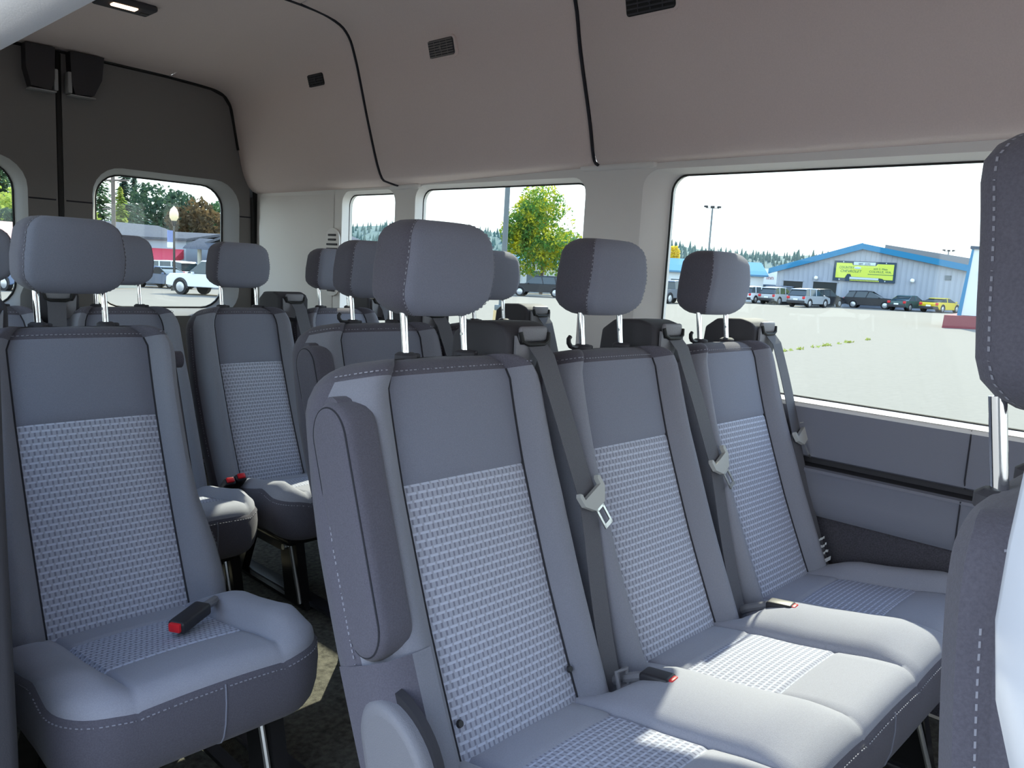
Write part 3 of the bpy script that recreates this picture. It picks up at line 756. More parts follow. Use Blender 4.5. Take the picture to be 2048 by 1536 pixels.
A = bench('bench_seat', [.890, 1.353, 1.816], 0.0, 'three-place grey cloth bench nearest the camera under the large side window', side=1,
          cx=(.668, 2.038), arms=(.890, 0.0, -1, -.060, .036, .188, .064), wl=.246, plugs=True, last_off=.206, shield=(.890, 0.0, -1), hooks=(1, 2), legs=(.80, 1.78),
          buckles=((1.118, dict(z=-.681, y=.682, ang=.10, tilt=-.10, L=.056)), (1.585, dict(z=-.681, y=.682, ang=.10, tilt=-.10, L=.056))))
Bs = bench('single_seat', [.571], .805, 'single grey cloth seat left of the aisle with a red-tipped buckle on its cushion', side=-1,
           waist=[(-.86, .232), (-.70, .240), (-.62, .232), (-.52, .208), (-.42, .200), (-.28, .204), (-.20, .214), (-.14, .216)], cx=(.345, .795), legs=(.42, .72), arms=(.567, .805, 1, -.106, -.048, .190, .030),
           buckles=((.628, dict(z=-.668, y=.598, ang=-1.05, tilt=.08, stalk=(.05, .06, -.02))),))
Bd = bench('bench_seat', [1.345, 1.805], .805, 'two-place grey cloth bench directly behind the nearest three-place bench', side=1,
           cx=(1.123, 2.03), arms=(1.345, .805, -1, -.060, .036, .188, .064), wl=.246, last_off=.200, shield=(1.345, .805, -1), hooks=(0, 1), legs=(1.22, 1.80), buckles=((1.575, dict(z=-.681, y=.682, ang=.10, tilt=-.10, L=.056)),))
Cr = bench('bench_seat', [1.372, 1.766], 1.63, 'rear two-place cloth bench right of the aisle by the last side window', side=1, W0=.190, xs=.118, csx=.108,
           cx=(1.192, 1.96), legs=(1.27, 1.80), belt_kw=dict(off=.225), buckles=((1.143, dict(z=-.684, y=.66, ang=0, tilt=-.75, L=.06)), (1.182, dict(z=-.678, y=.665, ang=0, tilt=-.75, L=.06))))
Cl = bench('bench_seat', [.568, .963], 1.63, 'rear two-place cloth bench in the left corner in front of the back doors', side=-1, W0=.190, xs=.118, csx=.108,
           cx=(.375, 1.118), legs=(.47, 1.06), belt_kw=dict(off=.225))
Fp = bench('front_seat', [.755], -.895, 'dark backed front seat with chrome headrest posts at the right picture edge', side=1, belts=False, cx=(.53, .98), legs=(.61, .90), front=False, hz=(-.086, .122), W0=.196, xs=.12)
for ch in Fp.children_recursive:              # this seat stands more upright than the rear benches
    if ch.type != 'MESH' or ch.name.split('.')[0] in ('post', 'post_guide', 'cushion', 'leg', 'seat_pan', 'front_skirt', 'skirt_seam', 'edge_glint_rod', 'bolt'): continue
    if ch.parent.name.startswith(('cushion', 'leg')): continue
    if ch.name.split('.')[0] in ('side_bolster', 'upper_panel', 'patterned_insert'): ch.data.materials[0] = M_dark
    head = ch.name.startswith('headrest') or ch.parent.name.startswith('headrest')
    for v in ch.data.vertices:
        z = v.co.z + FZ
        v.co.y += (-.030 + .15*(z-.02)) if head else -.017 + .20*max(0, -.17 - z)
        if not head: v.co.z += .016

# label sewn on the belt end at the wall side of the nearest bench
m = MB(); rr_ = random.Random(3)
for k, (z, w_) in enumerate(((-.648, .020), (-.664, .026), (-.680, .024))):
    for i in range(4): m.box((1.998 + i*.010, .774 + (z+.66)*.42, z + rr_.uniform(-.002, .002)), (.006, .0015, .006))
m.box((2.012, .758, -.698), (.042, .0015, .010)); m.build('care_label', M_white, A, kind='stuff')

# ------------------------------------------------------------------ headliner fittings
def on_panel(y, z):
    P = catmull(prof(y), 8)
    k = min(range(1, len(P)-1), key=lambda i: abs(P[i].y - z) + (9 if P[i].x < 1.5 else 0))
    t = (P[k+1] - P[k-1]).normalized()
    return Vector((P[k].x, y, P[k].y)), Vector((t.x, 0, t.y))
def ceiling_vent(y, z, w, h, label, mt, slats, dark):
    c, up = on_panel(y, z); ay = Vector((0, 1, 0)); nr = ay.cross(up).normalized()
    if nr.x > 0: nr = -nr
    root = thing('air_vent', c, label, 'vent', None)
    f = lambda p, k, d0, d1: c + ay*p[0] + up*p[1] + nr*(d0 + (d1-d0)*k)
    m = MB(); m.prism(rrect(-w/2-.008, w/2+.008, -h/2-.008, h/2+.008, .018), lambda p, k: f(p, k, -.004, .004)); m.build('frame', M_headliner, root)
    m = MB(); m.prism(rrect(-w/2, w/2, -h/2, h/2, .010), lambda p, k: f(p, k, .0035, .0055)); m.build('backing', dark, root)
    for k in range(slats):
        zz = -h/2 + h*(k+.5)/slats; m = MB()
        m.prism([(-w/2+.004, zz-.003), (w/2-.004, zz-.003), (w/2-.004, zz+.0015), (-w/2+.004, zz+.0015)], lambda p, q: f(p, q, .0055, .009)); m.build('slat', mt, root)
    for xx in (-w*.25, 0, w*.25):
        m = MB(); m.prism([(xx-.002, -h/2+.003), (xx+.002, -h/2+.003), (xx+.002, h/2-.003), (xx-.002, h/2-.003)], lambda p, q: f(p, q, .0055, .0075)); m.build('divider', mt, root)
    m = MB(); m.cyl(c + nr*.006, c + nr*.011, .006, n=10); m.build('knob', mt, root)
M_ventgrey = mat('vent_grey', (0.17, 0.155, 0.15), .6)
ceiling_vent(1.353, .737, .160, .062, 'dark slatted roof vent cut by the top picture edge', M_black2, 5, M_rubber)
ceiling_vent(2.175, .728, .128, .056, 'grey slatted roof vent in the middle side headliner panel', M_ventgrey, 7, M_black2)
ceiling_vent(2.93, .712, .112, .047, 'small black roof vent nearest the back doors', M_black2, 5, M_rubber)
dl = thing('dome_light', (1.155, 3.09, .845), 'oblong dome light glowing warm on the rear ceiling', 'light')
m = MB(); m.box((1.155, 3.09, .846), (.19, .11, .022), bevel=.009, seg=3); m.build('housing', M_black2, dl)
m = MB(); m.box((1.145, 3.07, .836), (.085, .034, .012), bevel=.005, seg=3); m.build('lens', M_lamp, dl)
m = MB(); m.box((1.225, 3.10, .836), (.03, .02, .008), bevel=.003); m.build('switch', M_black, dl)
#EXTERIOR
# ------------------------------------------------------------------ outdoors
M_asphalt = mat('asphalt', (0.208, 0.190, 0.160), 0.95, noise=0.05, nscale=9, bump=0.3, bscale=60, spec=0.2)
m = MB()
XS = [-60, -20, -5, 5, 15, 30, 50, 80, 120, 180, 260]; YS = [-120, -60, -20, -5, 5, 15, 30, 50, 80, 120, 180, 260]
m.grid([[(x, y, gz(x, y)) for x in XS] for y in YS], flip=False)
ground = m.build('parking_lot', M_asphalt, kind='structure', fixn=False)
M_paint = {}
def paint(name, col, rough=0.3, metal=0.0):
    if name not in M_paint: M_paint[name] = mat('paint_' + name, col, rough, metal)
    return M_paint[name]
M_carglass = mat('car_glass', (0.03, 0.045, 0.05), 0.08, spec=0.8)
M_tyre = mat('tyre', (0.02, 0.02, 0.022), 0.8)
M_rim = mat('rim', (0.55, 0.57, 0.6), 0.3, metal=0.6)
M_tail = mat('tail_lens', (0.65, 0.03, 0.04), 0.3)
M_head = mat('head_lens', (0.8, 0.82, 0.85), 0.2)
M_lower = mat('dark_bumper', (0.04, 0.04, 0.045), 0.6)
KIND = {
 'suv': dict(L=4.7, W=1.86, body=[(-2.33, .42), (-2.36, .80), (-2.28, 1.02), (.95, 1.02), (1.55, 1.00), (2.22, .88), (2.34, .66), (2.34, .38), (1.9, .30), (-1.9, .30)],
             glass=[(-2.24, 1.00), (-1.92, 1.56), (-1.5, 1.62), (.10, 1.60), (1.10, 1.00)], roof=[(-2.02, 1.55), (-1.92, 1.64), (-.6, 1.70), (.05, 1.66), (.16, 1.59), (-1.5, 1.60)], wx=(-1.42, 1.42), wr=.36, pil=(-1.35, -.25)),
 'sedan': dict(L=4.6, W=1.8, body=[(-2.26, .42), (-2.30, .72), (-2.22, .93), (-1.2, .95), (1.0, .92), (1.9, .80), (2.26, .66), (2.30, .40), (1.9, .27), (-1.9, .27)],
             glass=[(-1.75, .92), (-.98, 1.34), (-.5, 1.39), (.22, 1.37), (1.10, .91)], roof=[(-1.02, 1.32), (-.9, 1.40), (-.3, 1.43), (.22, 1.40), (.30, 1.35), (-.6, 1.37)], wx=(-1.38, 1.36), wr=.33, pil=(-.35,)),
 'coupe': dict(L=4.3, W=1.84, body=[(-2.10, .45), (-2.16, .78), (-2.05, .93), (-1.2, .93), (.9, .90), (1.8, .74), (2.12, .55), (2.15, .34), (1.8, .25), (-1.8, .25)],
             glass=[(-1.62, .92), (-.75, 1.25), (-.3, 1.29), (.25, 1.26), (1.05, .89)], roof=[(-.9, 1.23), (-.7, 1.30), (-.2, 1.33), (.25, 1.29), (.33, 1.24), (-.4, 1.27)], wx=(-1.30, 1.30), wr=.34, pil=(-.45,)),
 'pickup': dict(L=5.7, W=1.98, body=[(-2.82, .58), (-2.86, 1.10), (-2.80, 1.16), (.75, 1.16), (1.1, 1.18), (2.55, 1.14), (2.80, .95), (2.84, .52), (2.4, .45), (-2.4, .45)],
             glass=[(-.95, 1.14), (-.80, 1.78), (-.4, 1.84), (.55, 1.83), (1.35, 1.16)], roof=[(-.86, 1.77), (-.78, 1.87), (-.1, 1.92), (.5, 1.89), (.62, 1.82), (-.3, 1.82)], wx=(-1.72, 1.80), wr=.42, pil=(-.1,)),
 'wagon': dict(L=5.2, W=2.0, body=[(-2.52, .50), (-2.56, .95), (-2.50, 1.12), (1.0, 1.12), (1.5, 1.12), (2.42, 1.02), (2.56, .80), (2.56, .46), (2.1, .40), (-2.1, .40)],
             glass=[(-2.46, 1.10), (-2.28, 1.68), (-1.8, 1.76), (.35, 1.75), (1.20, 1.10)], roof=[(-2.34, 1.66), (-2.25, 1.77), (-1.0, 1.84), (.3, 1.81), (.42, 1.74), (-1.5, 1.75)], wx=(-1.55, 1.60), wr=.40, pil=(-1.5, -.35)),
}
def car(label, x, y, ang, kind, pm, scale=1.0, group=None, name='car', dark_low=True):
    K = KIND[kind]; z0 = gz(x, y); root = thing(name, (x, y, z0), label, 'car', group)
    ca, sa = math.cos(math.radians(ang)), math.sin(math.radians(ang))
    # stand the car on the sloping lot
    T = lambda px, py, pz: Vector((x + (px*ca - py*sa)*scale, y + (px*sa + py*ca)*scale, gz(x + (px*ca - py*sa)*scale, y + (px*sa + py*ca)*scale) + pz*scale))
    hw = K['W']/2
    def slab(poly, h0, h1, zlo, zhi, nm, mt, parent, inset=0.0):
        q = MB(); f = lambda z: h0 + (h1-h0)*max(0, min(1, (z-zlo)/(zhi-zlo)))
        n = len(poly); rows = []
        for s, k in ((-1, .86), (-1, .97), (-1, 1.0), (1, 1.0), (1, .97), (1, .86)):
            cx = sum(p[0] for p in poly)/n; cz = sum(p[1] for p in poly)/n
            sh = {.86: .955, .97: .99, 1.0: .97}[k]
            if k == 1.0: rows.append([T(cx + (p[0]-cx)*.972, s*f(p[1]), cz + (p[1]-cz)*.90) for p in poly])
            elif k == .97: rows.append([T(cx + (p[0]-cx)*.993, s*f(p[1])*.985, cz + (p[1]-cz)*.97) for p in poly])
            else: rows.append([T(p[0], s*f(p[1])*.93, p[1]) for p in poly])
        q.grid(rows, closed=True)
        for e_ in (2,):
            tr = tessellate_polygon([[Vector((p[0], p[1], 0)) for p in poly]])
            b = q.add(rows[2], tr); b = q.add(rows[3], tr)
        return q.build(nm, mt, parent, angle=32)
    body = slab(K['body'], hw*.97, hw*.96, .3, 1.1, 'body', pm, root)
    zg0 = min(p[1] for p in K['glass']); zg1 = max(p[1] for p in K['roof'])
    slab(K['glass'], hw*.95, hw*.72, zg0, zg1, 'windows', M_carglass, root)
    slab(K['roof'], hw*.80, hw*.70, zg1-.15, zg1, 'roof', pm, root)
    for px in K['pil']:
        for s in (-1, 1):
            q = MB(); a = T(px - .10, s*hw*.945, zg0); b = T(px + .12, s*hw*.735, zg1 - .08); q.cyl(a, b, .05*scale, n=6); q.build('pillar', pm, root)
    q = MB(); lowp = [(p[0]*1.006, p[1]) for p in K['body'] if p[1] < .60]
    zl = min(p[1] for p in lowp)
    for sx_ in (-1, 1):
        q = MB(); e_ = max(abs(p[0]) for p in K['body']); q.box((0, 0, 0), (.16*scale, 2*hw*.93*scale, .26*scale), bevel=.05*scale, rot=None)
        R = Matrix.Rotation(math.radians(ang), 3, 'Z'); c = T(sx_*(e_-.05), 0, zl + .18); q.v = [R @ v + c for v in q.v]
        q.build('bumper', M_lower, root)
    for wx in K['wx']:
        for s in (-1, 1):
            q = MB(); r = K['wr']; a = T(wx, s*(hw*.72), r); b = T(wx, s*(hw*.985), r); q.cyl(a, b, r*scale, n=20); w = q.build('wheel', M_tyre, root)
            q = MB(); c = T(wx, s*(hw*1.0), r); q.cyl(b, c, r*.66*scale, r*.58*scale, n=14); q.build('rim', M_rim, w)
            q = MB(); q.tube([T(wx + math.cos(t)*r*1.13, s*hw*.955, r + math.sin(t)*r*1.13) for t in lin(-.15, PI+.15, 12)], .05*scale, 6); q.build('wheel_arch', M_lower, root)
    zt = max(p[1] for p in K['body']) - .16; xe = min(p[0] for p in K['body']); xf = max(p[0] for p in K['body'])
    for s in (-1, 1):
        R = Matrix.Rotation(math.radians(ang), 3, 'Z')
        q = MB(); q.box(T(xe + .05, s*hw*.80, zt), (.12*scale, .26*scale, .22*scale), rot=R, bevel=.03*scale); q.build('tail_light', M_tail, root)
        q = MB(); q.box(T(xf - .16, s*hw*.74, zt - .10), (.22*scale, .36*scale, .14*scale), rot=R, bevel=.03*scale); q.build('headlight', M_head, root)
        q = MB(); q.box(T(.85, s*(hw+.08), zt + .18), (.12*scale, .16*scale, .12*scale), rot=R, bevel=.03*scale); q.build('mirror', pm, root)
    q = MB(); q.box(T(xe - .012, 0, zt - .16), (.02, .42*scale, .14*scale), rot=R); q.build('number_plate', M_white, root)
    return root
P_white = paint('white', (.80, .82, .84)); P_silver = paint('silver', (.36, .40, .44), .3, .2); P_black = paint('black', (.02, .022, .028), .35)
P_slate = paint('slate', (.17, .19, .22), .25, .2); P_green = paint('green', (.05, .10, .10), .25); P_yellow = paint('yellow', (.72, .55, .03), .3)
P_blue = paint('blue', (.12, .17, .28), .3); P_pearl = paint('pearl', (.44, .46, .47), .3)
car('silver crossover with roof nearest the camera of the row before the blue roofed hall', 70.8, 31.0, -4, 'suv', P_silver)
car('grey-silver crossover second from right in the pale row before the bay doors', 74.6, 35.7, -3, 'suv', P_pearl)
car('white crossover beside the third headrest, leftmost of the pale row', 74.4, 38.1, -2, 'suv', P_white)
car('black crossover close behind the right-hand silver crossover', 75.75, 31.75, -8, 'suv', P_black)
car('black crossover parked alone under the left half of the yellow sign', 79.7, 28.75, -80, 'suv', P_black)
car('dark green saloon parked just left of the yellow sports car', 79.0, 25.1, -8, 'sedan', P_green)
car('yellow sports coupe parked against the metal hall', 79.8, 22.6, -10, 'coupe', P_yellow)
car('dark slate wagon half hidden behind the silver crossovers at the bay doors', 78.4, 36.4, -77, 'wagon', P_slate)
car('grey pickup with red tail light beside the side window pillar', 57.5, 37.0, 2, 'pickup', P_slate, 1.0)
car('black wagon with red tail light under the yellow-green tree', 52.3, 47.1, 122, 'wagon', P_black)
car('white four-door pickup seen through the right back window', 20.5, 42.1, 113, 'pickup', P_white)
car('dark blue saloon facing right behind the white pickup', 22.4, 53.6, -72, 'sedan', P_blue)
car('white van-like wagon at the kerb behind the dark blue saloon', 24.8, 59.5, 112, 'wagon', P_white)
car('blue hatchback glimpsed in the left back window', 11.4, 47.0, 110, 'suv', P_blue)

M_siding = mat('pale_metal_siding', (0.36, 0.40, 0.47), 0.5)
M_blue = mat('blue_fascia', (0.004, 0.18, 0.36), 0.45)
M_greyroof = mat('grey_metal_roof', (0.22, 0.23, 0.24), 0.9, spec=0.05)
M_darkbay = mat('dark_bay', (0.03, 0.035, 0.035), 0.8)
M_globe = mat('lamp_globe', (0.95, 0.95, 0.92), 0.3)
M_signyel = mat('sign_yellow_green', (0.62, 0.72, 0.10), 0.6)
M_signdark = mat('sign_navy', (0.02, 0.05, 0.09), 0.5)
M_signtxt = mat('sign_green_text', (0.06, 0.20, 0.10), 0.6)
M_signpale = mat('sign_pale', (0.55, 0.66, 0.70), 0.6)
M_redblock = mat('red_block', (0.22, 0.04, 0.055), 0.8)
M_lightblue = mat('light_blue_roof', (0.13, 0.27, 0.40), 0.95, spec=0.0)
M_offwhite = mat('offwhite_wall', (0.68, 0.72, 0.74), 0.7)
M_beige = mat('beige_wall', (0.55, 0.54, 0.46), 0.8)
M_window_dark = mat('far_window', (0.10, 0.14, 0.17), 0.15)
M_redtext = mat('red_text', (0.35, 0.10, 0.10), 0.7)
# --- the metal hall with the blue gable: local frame u along the front, n away from us
A0 = Vector((79.45, 38.55, 0)); U = Vector((.2201, -.9755, 0)); Nn = Vector((-U.y, U.x, 0))
if Nn.dot(A0) < 0: Nn = -Nn
def fp(u, z, n=0.0): p = A0 + U*u + Nn*n; return Vector((p.x, p.y, z))
hall = thing('workshop_hall', fp(10, -1.9), 'long pale metal hall with a bright blue gable edge across the lot', 'building')
UL, UP_, UR = 0.1, 8.1, 22.0
zr = lambda u: 1.25 + (4.05-1.25)*(u+.4)/8.5 if u < UP_ else 4.05 - (u-UP_)*.185
m = MB(); poly = [(UL, -2.4), (UR, -2.4), (UR, zr(UR)), (UP_, zr(UP_)), (UL, zr(UL))]
m.prism(poly, lambda p, s: fp(p[0], p[1], .0 + 24*s)); m.build('wall', M_siding, hall, angle=20)
for k in range(46):
    u = UL + .24 + k*.475; m = MB(); z1 = zr(u) - .05
    zb_ = .50 if .6 < u < 3.0 else (.58 if 3.6 < u < 6.3 else -2.1)
    m.prism([(u-.03, zb_), (u+.03, zb_), (u+.03, z1), (u-.03, z1)], lambda p, s: fp(p[0], p[1], -.05*s)); m.build('rib', M_siding, hall)
for a, b, nm in (((-.7, 1.28), (UP_, 4.10), 'fascia'), ((UP_, 4.10), (UR+.6, zr(UR+.6)+.05), 'fascia')):
    m = MB(); m.prism([(a[0], a[1]-.28), (b[0], b[1]-.30), (b[0], b[1]+.32), (a[0], a[1]+.26)], lambda p, s: fp(p[0], p[1], -.5 + .35*s)); m.build(nm, M_blue, hall, angle=20)
m = MB(); m.prism([(-.6, 1.36), (UP_, 4.25), (UR+.5, zr(UR+.5)+.20), (UR+.5, zr(UR+.5)+.32), (UP_, 4.38), (-.6, 1.5)], lambda p, s: fp(p[0], p[1], -.2 + 24.4*s)); m.build('roof', M_greyroof, hall, angle=20)
m = MB(); m.prism([(8.9, 3.6), (24, 1.6), (24, 2.75), (8.9, 4.85)], lambda p, s: fp(p[0], p[1], 10 + 13*s)); m.build('rear_roof', M_greyroof, hall, angle=20)
for (a, b, t) in ((.85, 2.75, .35), (3.8, 6.05, .42)):
    m = MB(); m.prism([(a, -2.05), (b, -2.05), (b, t), (a, t)], lambda p, s: fp(p[0], p[1], -.04 + .03*s)); d_ = m.build('bay_door', M_darkbay, hall)
    m = MB(); m.box(fp((a+b)/2, t+.06, -.07), (.12, .12, .12)); 
    m = MB(); m.prism([(a-.1, t), (b+.1, t), (b+.1, t+.12), (a-.1, t+.12)], lambda p, s: fp(p[0], p[1], -.10 + .08*s)); m.build('lintel', M_siding, d_)
for u, z in ((4.05, .80), (12.85, 1.0)):
    bm = bmesh.new(); bmesh.ops.create_uvsphere(bm, u_segments=12, v_segments=8, radius=.21); m = MB(); m.frombm(bm, 0, None, fp(u, z, -.3)); lg = m.build('wall_lamp', M_globe, hall)
    m = MB(); m.cyl(fp(u, z+.1, -.25), fp(u, z+.2, 0), .05, n=6); m.build('bracket', M_signdark, lg)
m = MB(); m.prism([(15.5, 1.2), (16.1, 1.2), (16.1, 1.65), (15.5, 1.65)], lambda p, s: fp(p[0], p[1], -.05 + .04*s)); m.build('vent', M_window_dark, hall)
# sign
sg = thing('billboard', fp(8.5, .68, -.15), 'yellow-green dealer sign shaped like a number plate on the metal hall', 'sign')
m = MB(); m.prism([(5.62, .66), (11.35, .66), (11.30, 2.62), (5.66, 2.62)], lambda p, s: fp(p[0], p[1], -.22 + .14*s)); m.build('frame', M_signdark, sg)
m = MB(); m.prism([(5.86, .95), (6.75, .95), (6.95, 1.35), (7.25, 1.35), (7.35, 1.10), (9.9, 1.06), (10.2, 1.02), (10.35, .92), (11.12, .92), (11.12, 2.42), (9.65, 2.42), (9.5, 2.22), (7.4, 2.22), (7.3, 2.42), (5.86, 2.42)], lambda p, s: fp(p[0], p[1], -.25 + .03*s)); m.build('face', M_signyel, sg)
m = MB(); m.prism([(7.45, 2.26), (9.45, 2.26), (9.45, 2.56), (7.45, 2.56)], lambda p, s: fp(p[0], p[1], -.25 + .03*s)); m.build('month_plate', M_signpale, sg)
m = MB(); m.prism([(7.2, .86), (9.85, .86), (9.85, 1.05), (7.2, 1.08)], lambda p, s: fp(p[0], p[1], -.25 + .03*s)); m.build('lower_band', M_signpale, sg)
m = MB(); bm = bmesh.new(); bmesh.ops.create_uvsphere(bm, u_segments=16, v_segments=8, radius=1)
for v in bm.verts: v.co = fp(7.85 + v.co.x*.33, 1.98 + v.co.z*.12, -.25 + v.co.y*.02)
m.frombm(bm); m.build('badge', M_signpale, sg)
for u, z in ((6.5, 2.52), (10.4, 2.52), (6.25, .78), (10.45, .78)):
    m = MB(); m.cyl(fp(u, z, -.22), fp(u, z, -.26), .06, n=8); m.build('plate_bolt', M_signpale, sg)
def text(s_, u, z, size, mt, parent, n=-.262, frame=None, align='LEFT', shear=0.0, sx_=1.0):
    cu = bpy.data.curves.new('lettering', 'FONT'); cu.body = s_; cu.size = size; cu.align_x = align; cu.extrude = .006; cu.shear = shear; cu.resolution_u = 2
    to = bpy.data.objects.new('lettering', cu); COL.objects.link(to)
    dg = bpy.context.evaluated_depsgraph_get(); me = bpy.data.meshes.new_from_object(to.evaluated_get(dg)); bpy.data.objects.remove(to); bpy.data.curves.remove(cu)
    off = Vector(parent['_o']); f = frame or fp
    for v in me.vertices: v.co = f(u + v.co.x*sx_, z + v.co.y, n - v.co.z) - off
    me.materials.clear(); me.materials.append(mt)
    o = bpy.data.objects.new('lettering', me); COL.objects.link(o); o.parent = parent; o['_o'] = list(off); return o
text('COUNTRY', 6.15, 1.86, .36, M_signtxt, sg, sx_=.80)
text('CHEVROLET', 6.25, 1.52, .36, M_signtxt, sg, shear=.25, sx_=.98)
text('605 S. Main', 9.95, 1.86, .27, M_signtxt, sg, align='CENTER')
text('COLVILLE, WA.', 9.95, 1.57, .30, M_signtxt, sg, align='CENTER')
text('684 ♥ 2595' if False else '684  2595', 8.45, 2.30, .27, M_signdark, sg, align='CENTER')
m = MB()
for k in range(22): m.prism([(8.85 + k*.105, 1.36), (8.92 + k*.105, 1.36), (8.92 + k*.105, 1.44), (8.85 + k*.105, 1.44)], lambda p, s: fp(p[0], p[1], -.262 + .006*s))
m.build('small_print', M_signtxt, sg, kind='stuff')
m = MB()
for k in range(20): m.prism([(7.25 + k*.135, .70), (7.34 + k*.135, .70), (7.34 + k*.135, .82), (7.25 + k*.135, .82)], lambda p, s: fp(p[0], p[1], -.262 + .006*s))
m.build('small_print', M_signyel, sg, kind='stuff')

# --- pale corner building on its red plinth at the right
cb = thing('corner_building', (48, 11.5, gz(48, 11.5)), 'pale block with blue corner trim on a red plinth beside the front headrest', 'building')
Ub = Vector((.66, -.75, 0)).normalized(); Nb = Vector((.75, .66, 0)); B0 = Vector((46.25, 12.30, 0)); Nb = Vector((.985, .17, 0))
fb = lambda u, z, n=0.0: Vector((*(B0 + Ub*u + Nb*n).xy, z))
m = MB(); m.prism([(.28, -1.1), (9, -1.1), (9, 2.35), (.45, 2.35)], lambda p, s: fb(p[0], p[1], 8*s)); m.build('wall', M_offwhite, cb, angle=20)
m = MB(); m.prism([(.06, -1.2), (.28, -1.2), (.50, 2.35), (.38, 2.35)], lambda p, s: fb(p[0], p[1], -.08 + .3*s)); m.build('corner_trim', M_blue, cb)
m = MB(); m.prism([(.30, 2.33), (9, 2.33), (9, 2.48), (.30, 2.48)], lambda p, s: fb(p[0], p[1], -.15 + 8.3*s)); m.build('cap', M_signdark, cb)
m = MB(); m.prism([(-.55, -1.95), (9, -1.95), (9, -1.12), (-.50, -1.12)], lambda p, s: fb(p[0], p[1], -.75 + 9*s)); m.build('plinth', M_redblock, cb)
m = MB(); m.box(fb(1.2, 1.15, -.12), (.35, .35, .20), bevel=.05); m.build('wall_lamp', M_signdark, cb)

# --- low white building with a light blue roof, and the beige shop
def block(name, label, P0, ang, L, D, h, mt, roofmt, rh=.6, over=.4, ridge_along=True, parts=()):
    a = math.radians(ang); ux = Vector((math.cos(a), math.sin(a), 0)); uy = Vector((-math.sin(a), math.cos(a), 0)); P0 = Vector((P0[0], P0[1], 0))
    f = lambda u, z, n=0.0: Vector((*(P0 + ux*u + uy*n).xy, zb + z)); zb = gz(P0.x, P0.y)
    root = thing(name, f(L/2, 0, D/2), label, 'building')
    q = MB(); q.prism([(0, -.8), (L, -.8), (L, h), (0, h)], lambda p, s: f(p[0], p[1], D*s)); q.build('wall', mt, root)
    q = MB()
    if ridge_along:
        q.prism([(-over, h-.08), (D/2, h+rh), (D+over, h-.08), (D+over, h+.10), (D/2, h+rh+.2), (-over, h+.10)], lambda p, s: f(-over + (L+2*over)*s, p[1], p[0]))
    else:
        q.prism([(-over, h-.08), (L/2, h+rh), (L+over, h-.08), (L+over, h+.10), (L/2, h+rh+.2), (-over, h+.10)], lambda p, s: f(p[0], p[1], -over + (D+2*over)*s))
        g = MB(); g.prism([(0, h-.05), (L, h-.05), (L/2, h+rh)], lambda p, s: f(p[0], p[1], .02 + .1*s)); g.build('gable', mt, root)
    q.build('roof', roofmt, root, angle=20)
    for (u0, u1, z0, z1, nm, pm) in parts:
        q = MB(); q.prism([(u0, z0), (u1, z0), (u1, z1), (u0, z1)], lambda p, s: f(p[0], p[1], -.06 + .05*s)); w_ = q.build(nm, M_trimwhite if nm == 'window' else pm, root)
        if nm == 'window':
            q = MB(); q.prism([(u0+.1, z0+.1), (u1-.1, z0+.1), (u1-.1, z1-.1), (u0+.1, z1-.1)], lambda p, s: f(p[0], p[1], -.09 + .03*s)); q.build('pane', pm, w_)
    return root, f
M_trimwhite = mat('white_frames', (.75, .76, .76), .6)
block('showroom', 'white low building with a light blue roof beside the middle window pillar', (70.5, 53.0), -53, 16, 9, 3.0, M_offwhite, M_lightblue, 1.3, .4, True,
      ((6.2, 8.2, .2, 2.3, 'window', M_window_dark), (10.5, 12.5, .4, 2.3, 'window', M_window_dark)))
r_, f_ = block('shop', 'beige flat-fronted shop with red lettering far behind the cars', (107.5, 58.5), -55, 18, 9, 2.3, M_beige, M_beige, .2, .3, True,
      ((1.0, 14.0, .1, 1.6, 'shopfront', M_window_dark),))
q = MB(); q.prism([(-.2, 2.0), (18, 2.0), (18, 4.3), (-.2, 4.3)], lambda p, s: f_(p[0], p[1], -.6 + .4*s)); q.build('parapet', M_offwhite, r_)
q = MB(); q.prism([(-.4, 1.75), (18, 1.75), (18, 2.0), (-.4, 2.0)], lambda p, s: f_(p[0], p[1], -1.0 + .9*s)); q.build('canopy_edge', M_signdark, r_)
text('Country Inn', 1.2, 2.75, .85, M_redtext, r_, n=-.64, frame=f_)
block('office', 'white glazed office with blue roof edge behind the tree', (58.0, 68.5), -56, 14, 10, 3.4, M_offwhite, M_lightblue, .9, .5, True,
      tuple((1.0 + k*2.4, 2.9 + k*2.4, .5, 2.6, 'window', M_window_dark) for k in range(5)))
# --- buildings beyond the back doors
M_greyshingle = mat('grey_shingle', (.11, .115, .13), 1.0, spec=0.0, noise=.2, nscale=8)
M_bluewall = mat('blue_grey_wall', (.36, .42, .48), .8)
M_brick = mat('brick_red', (.42, .22, .19), .9, noise=.2, nscale=10)
M_pinkroof = mat('faded_red_roof', (.50, .30, .27), .9)
M_awning = mat('red_awning', (.55, .05, .08), .7)
r_, f_ = block('shopfront_building', 'blue-grey shop with a red awning behind the street lamp', (23.0, 70.5), -62, 9.6, 8, 3.6, M_bluewall, M_greyshingle, .5, .3, True,
      ((1.2, 3.2, .6, 2.3, 'window', M_window_dark), (5.0, 7.6, .3, 2.1, 'window', M_window_dark), (8.0, 9.3, .3, 2.1, 'window', M_window_dark)))
q = MB(); q.prism([(0, 2.15), (-1.3, 1.75), (-1.3, 1.95), (0, 2.85)], lambda p, s: f_(4.2 + 5.2*s, p[1], p[0])); q.build('awning', M_awning, r_)
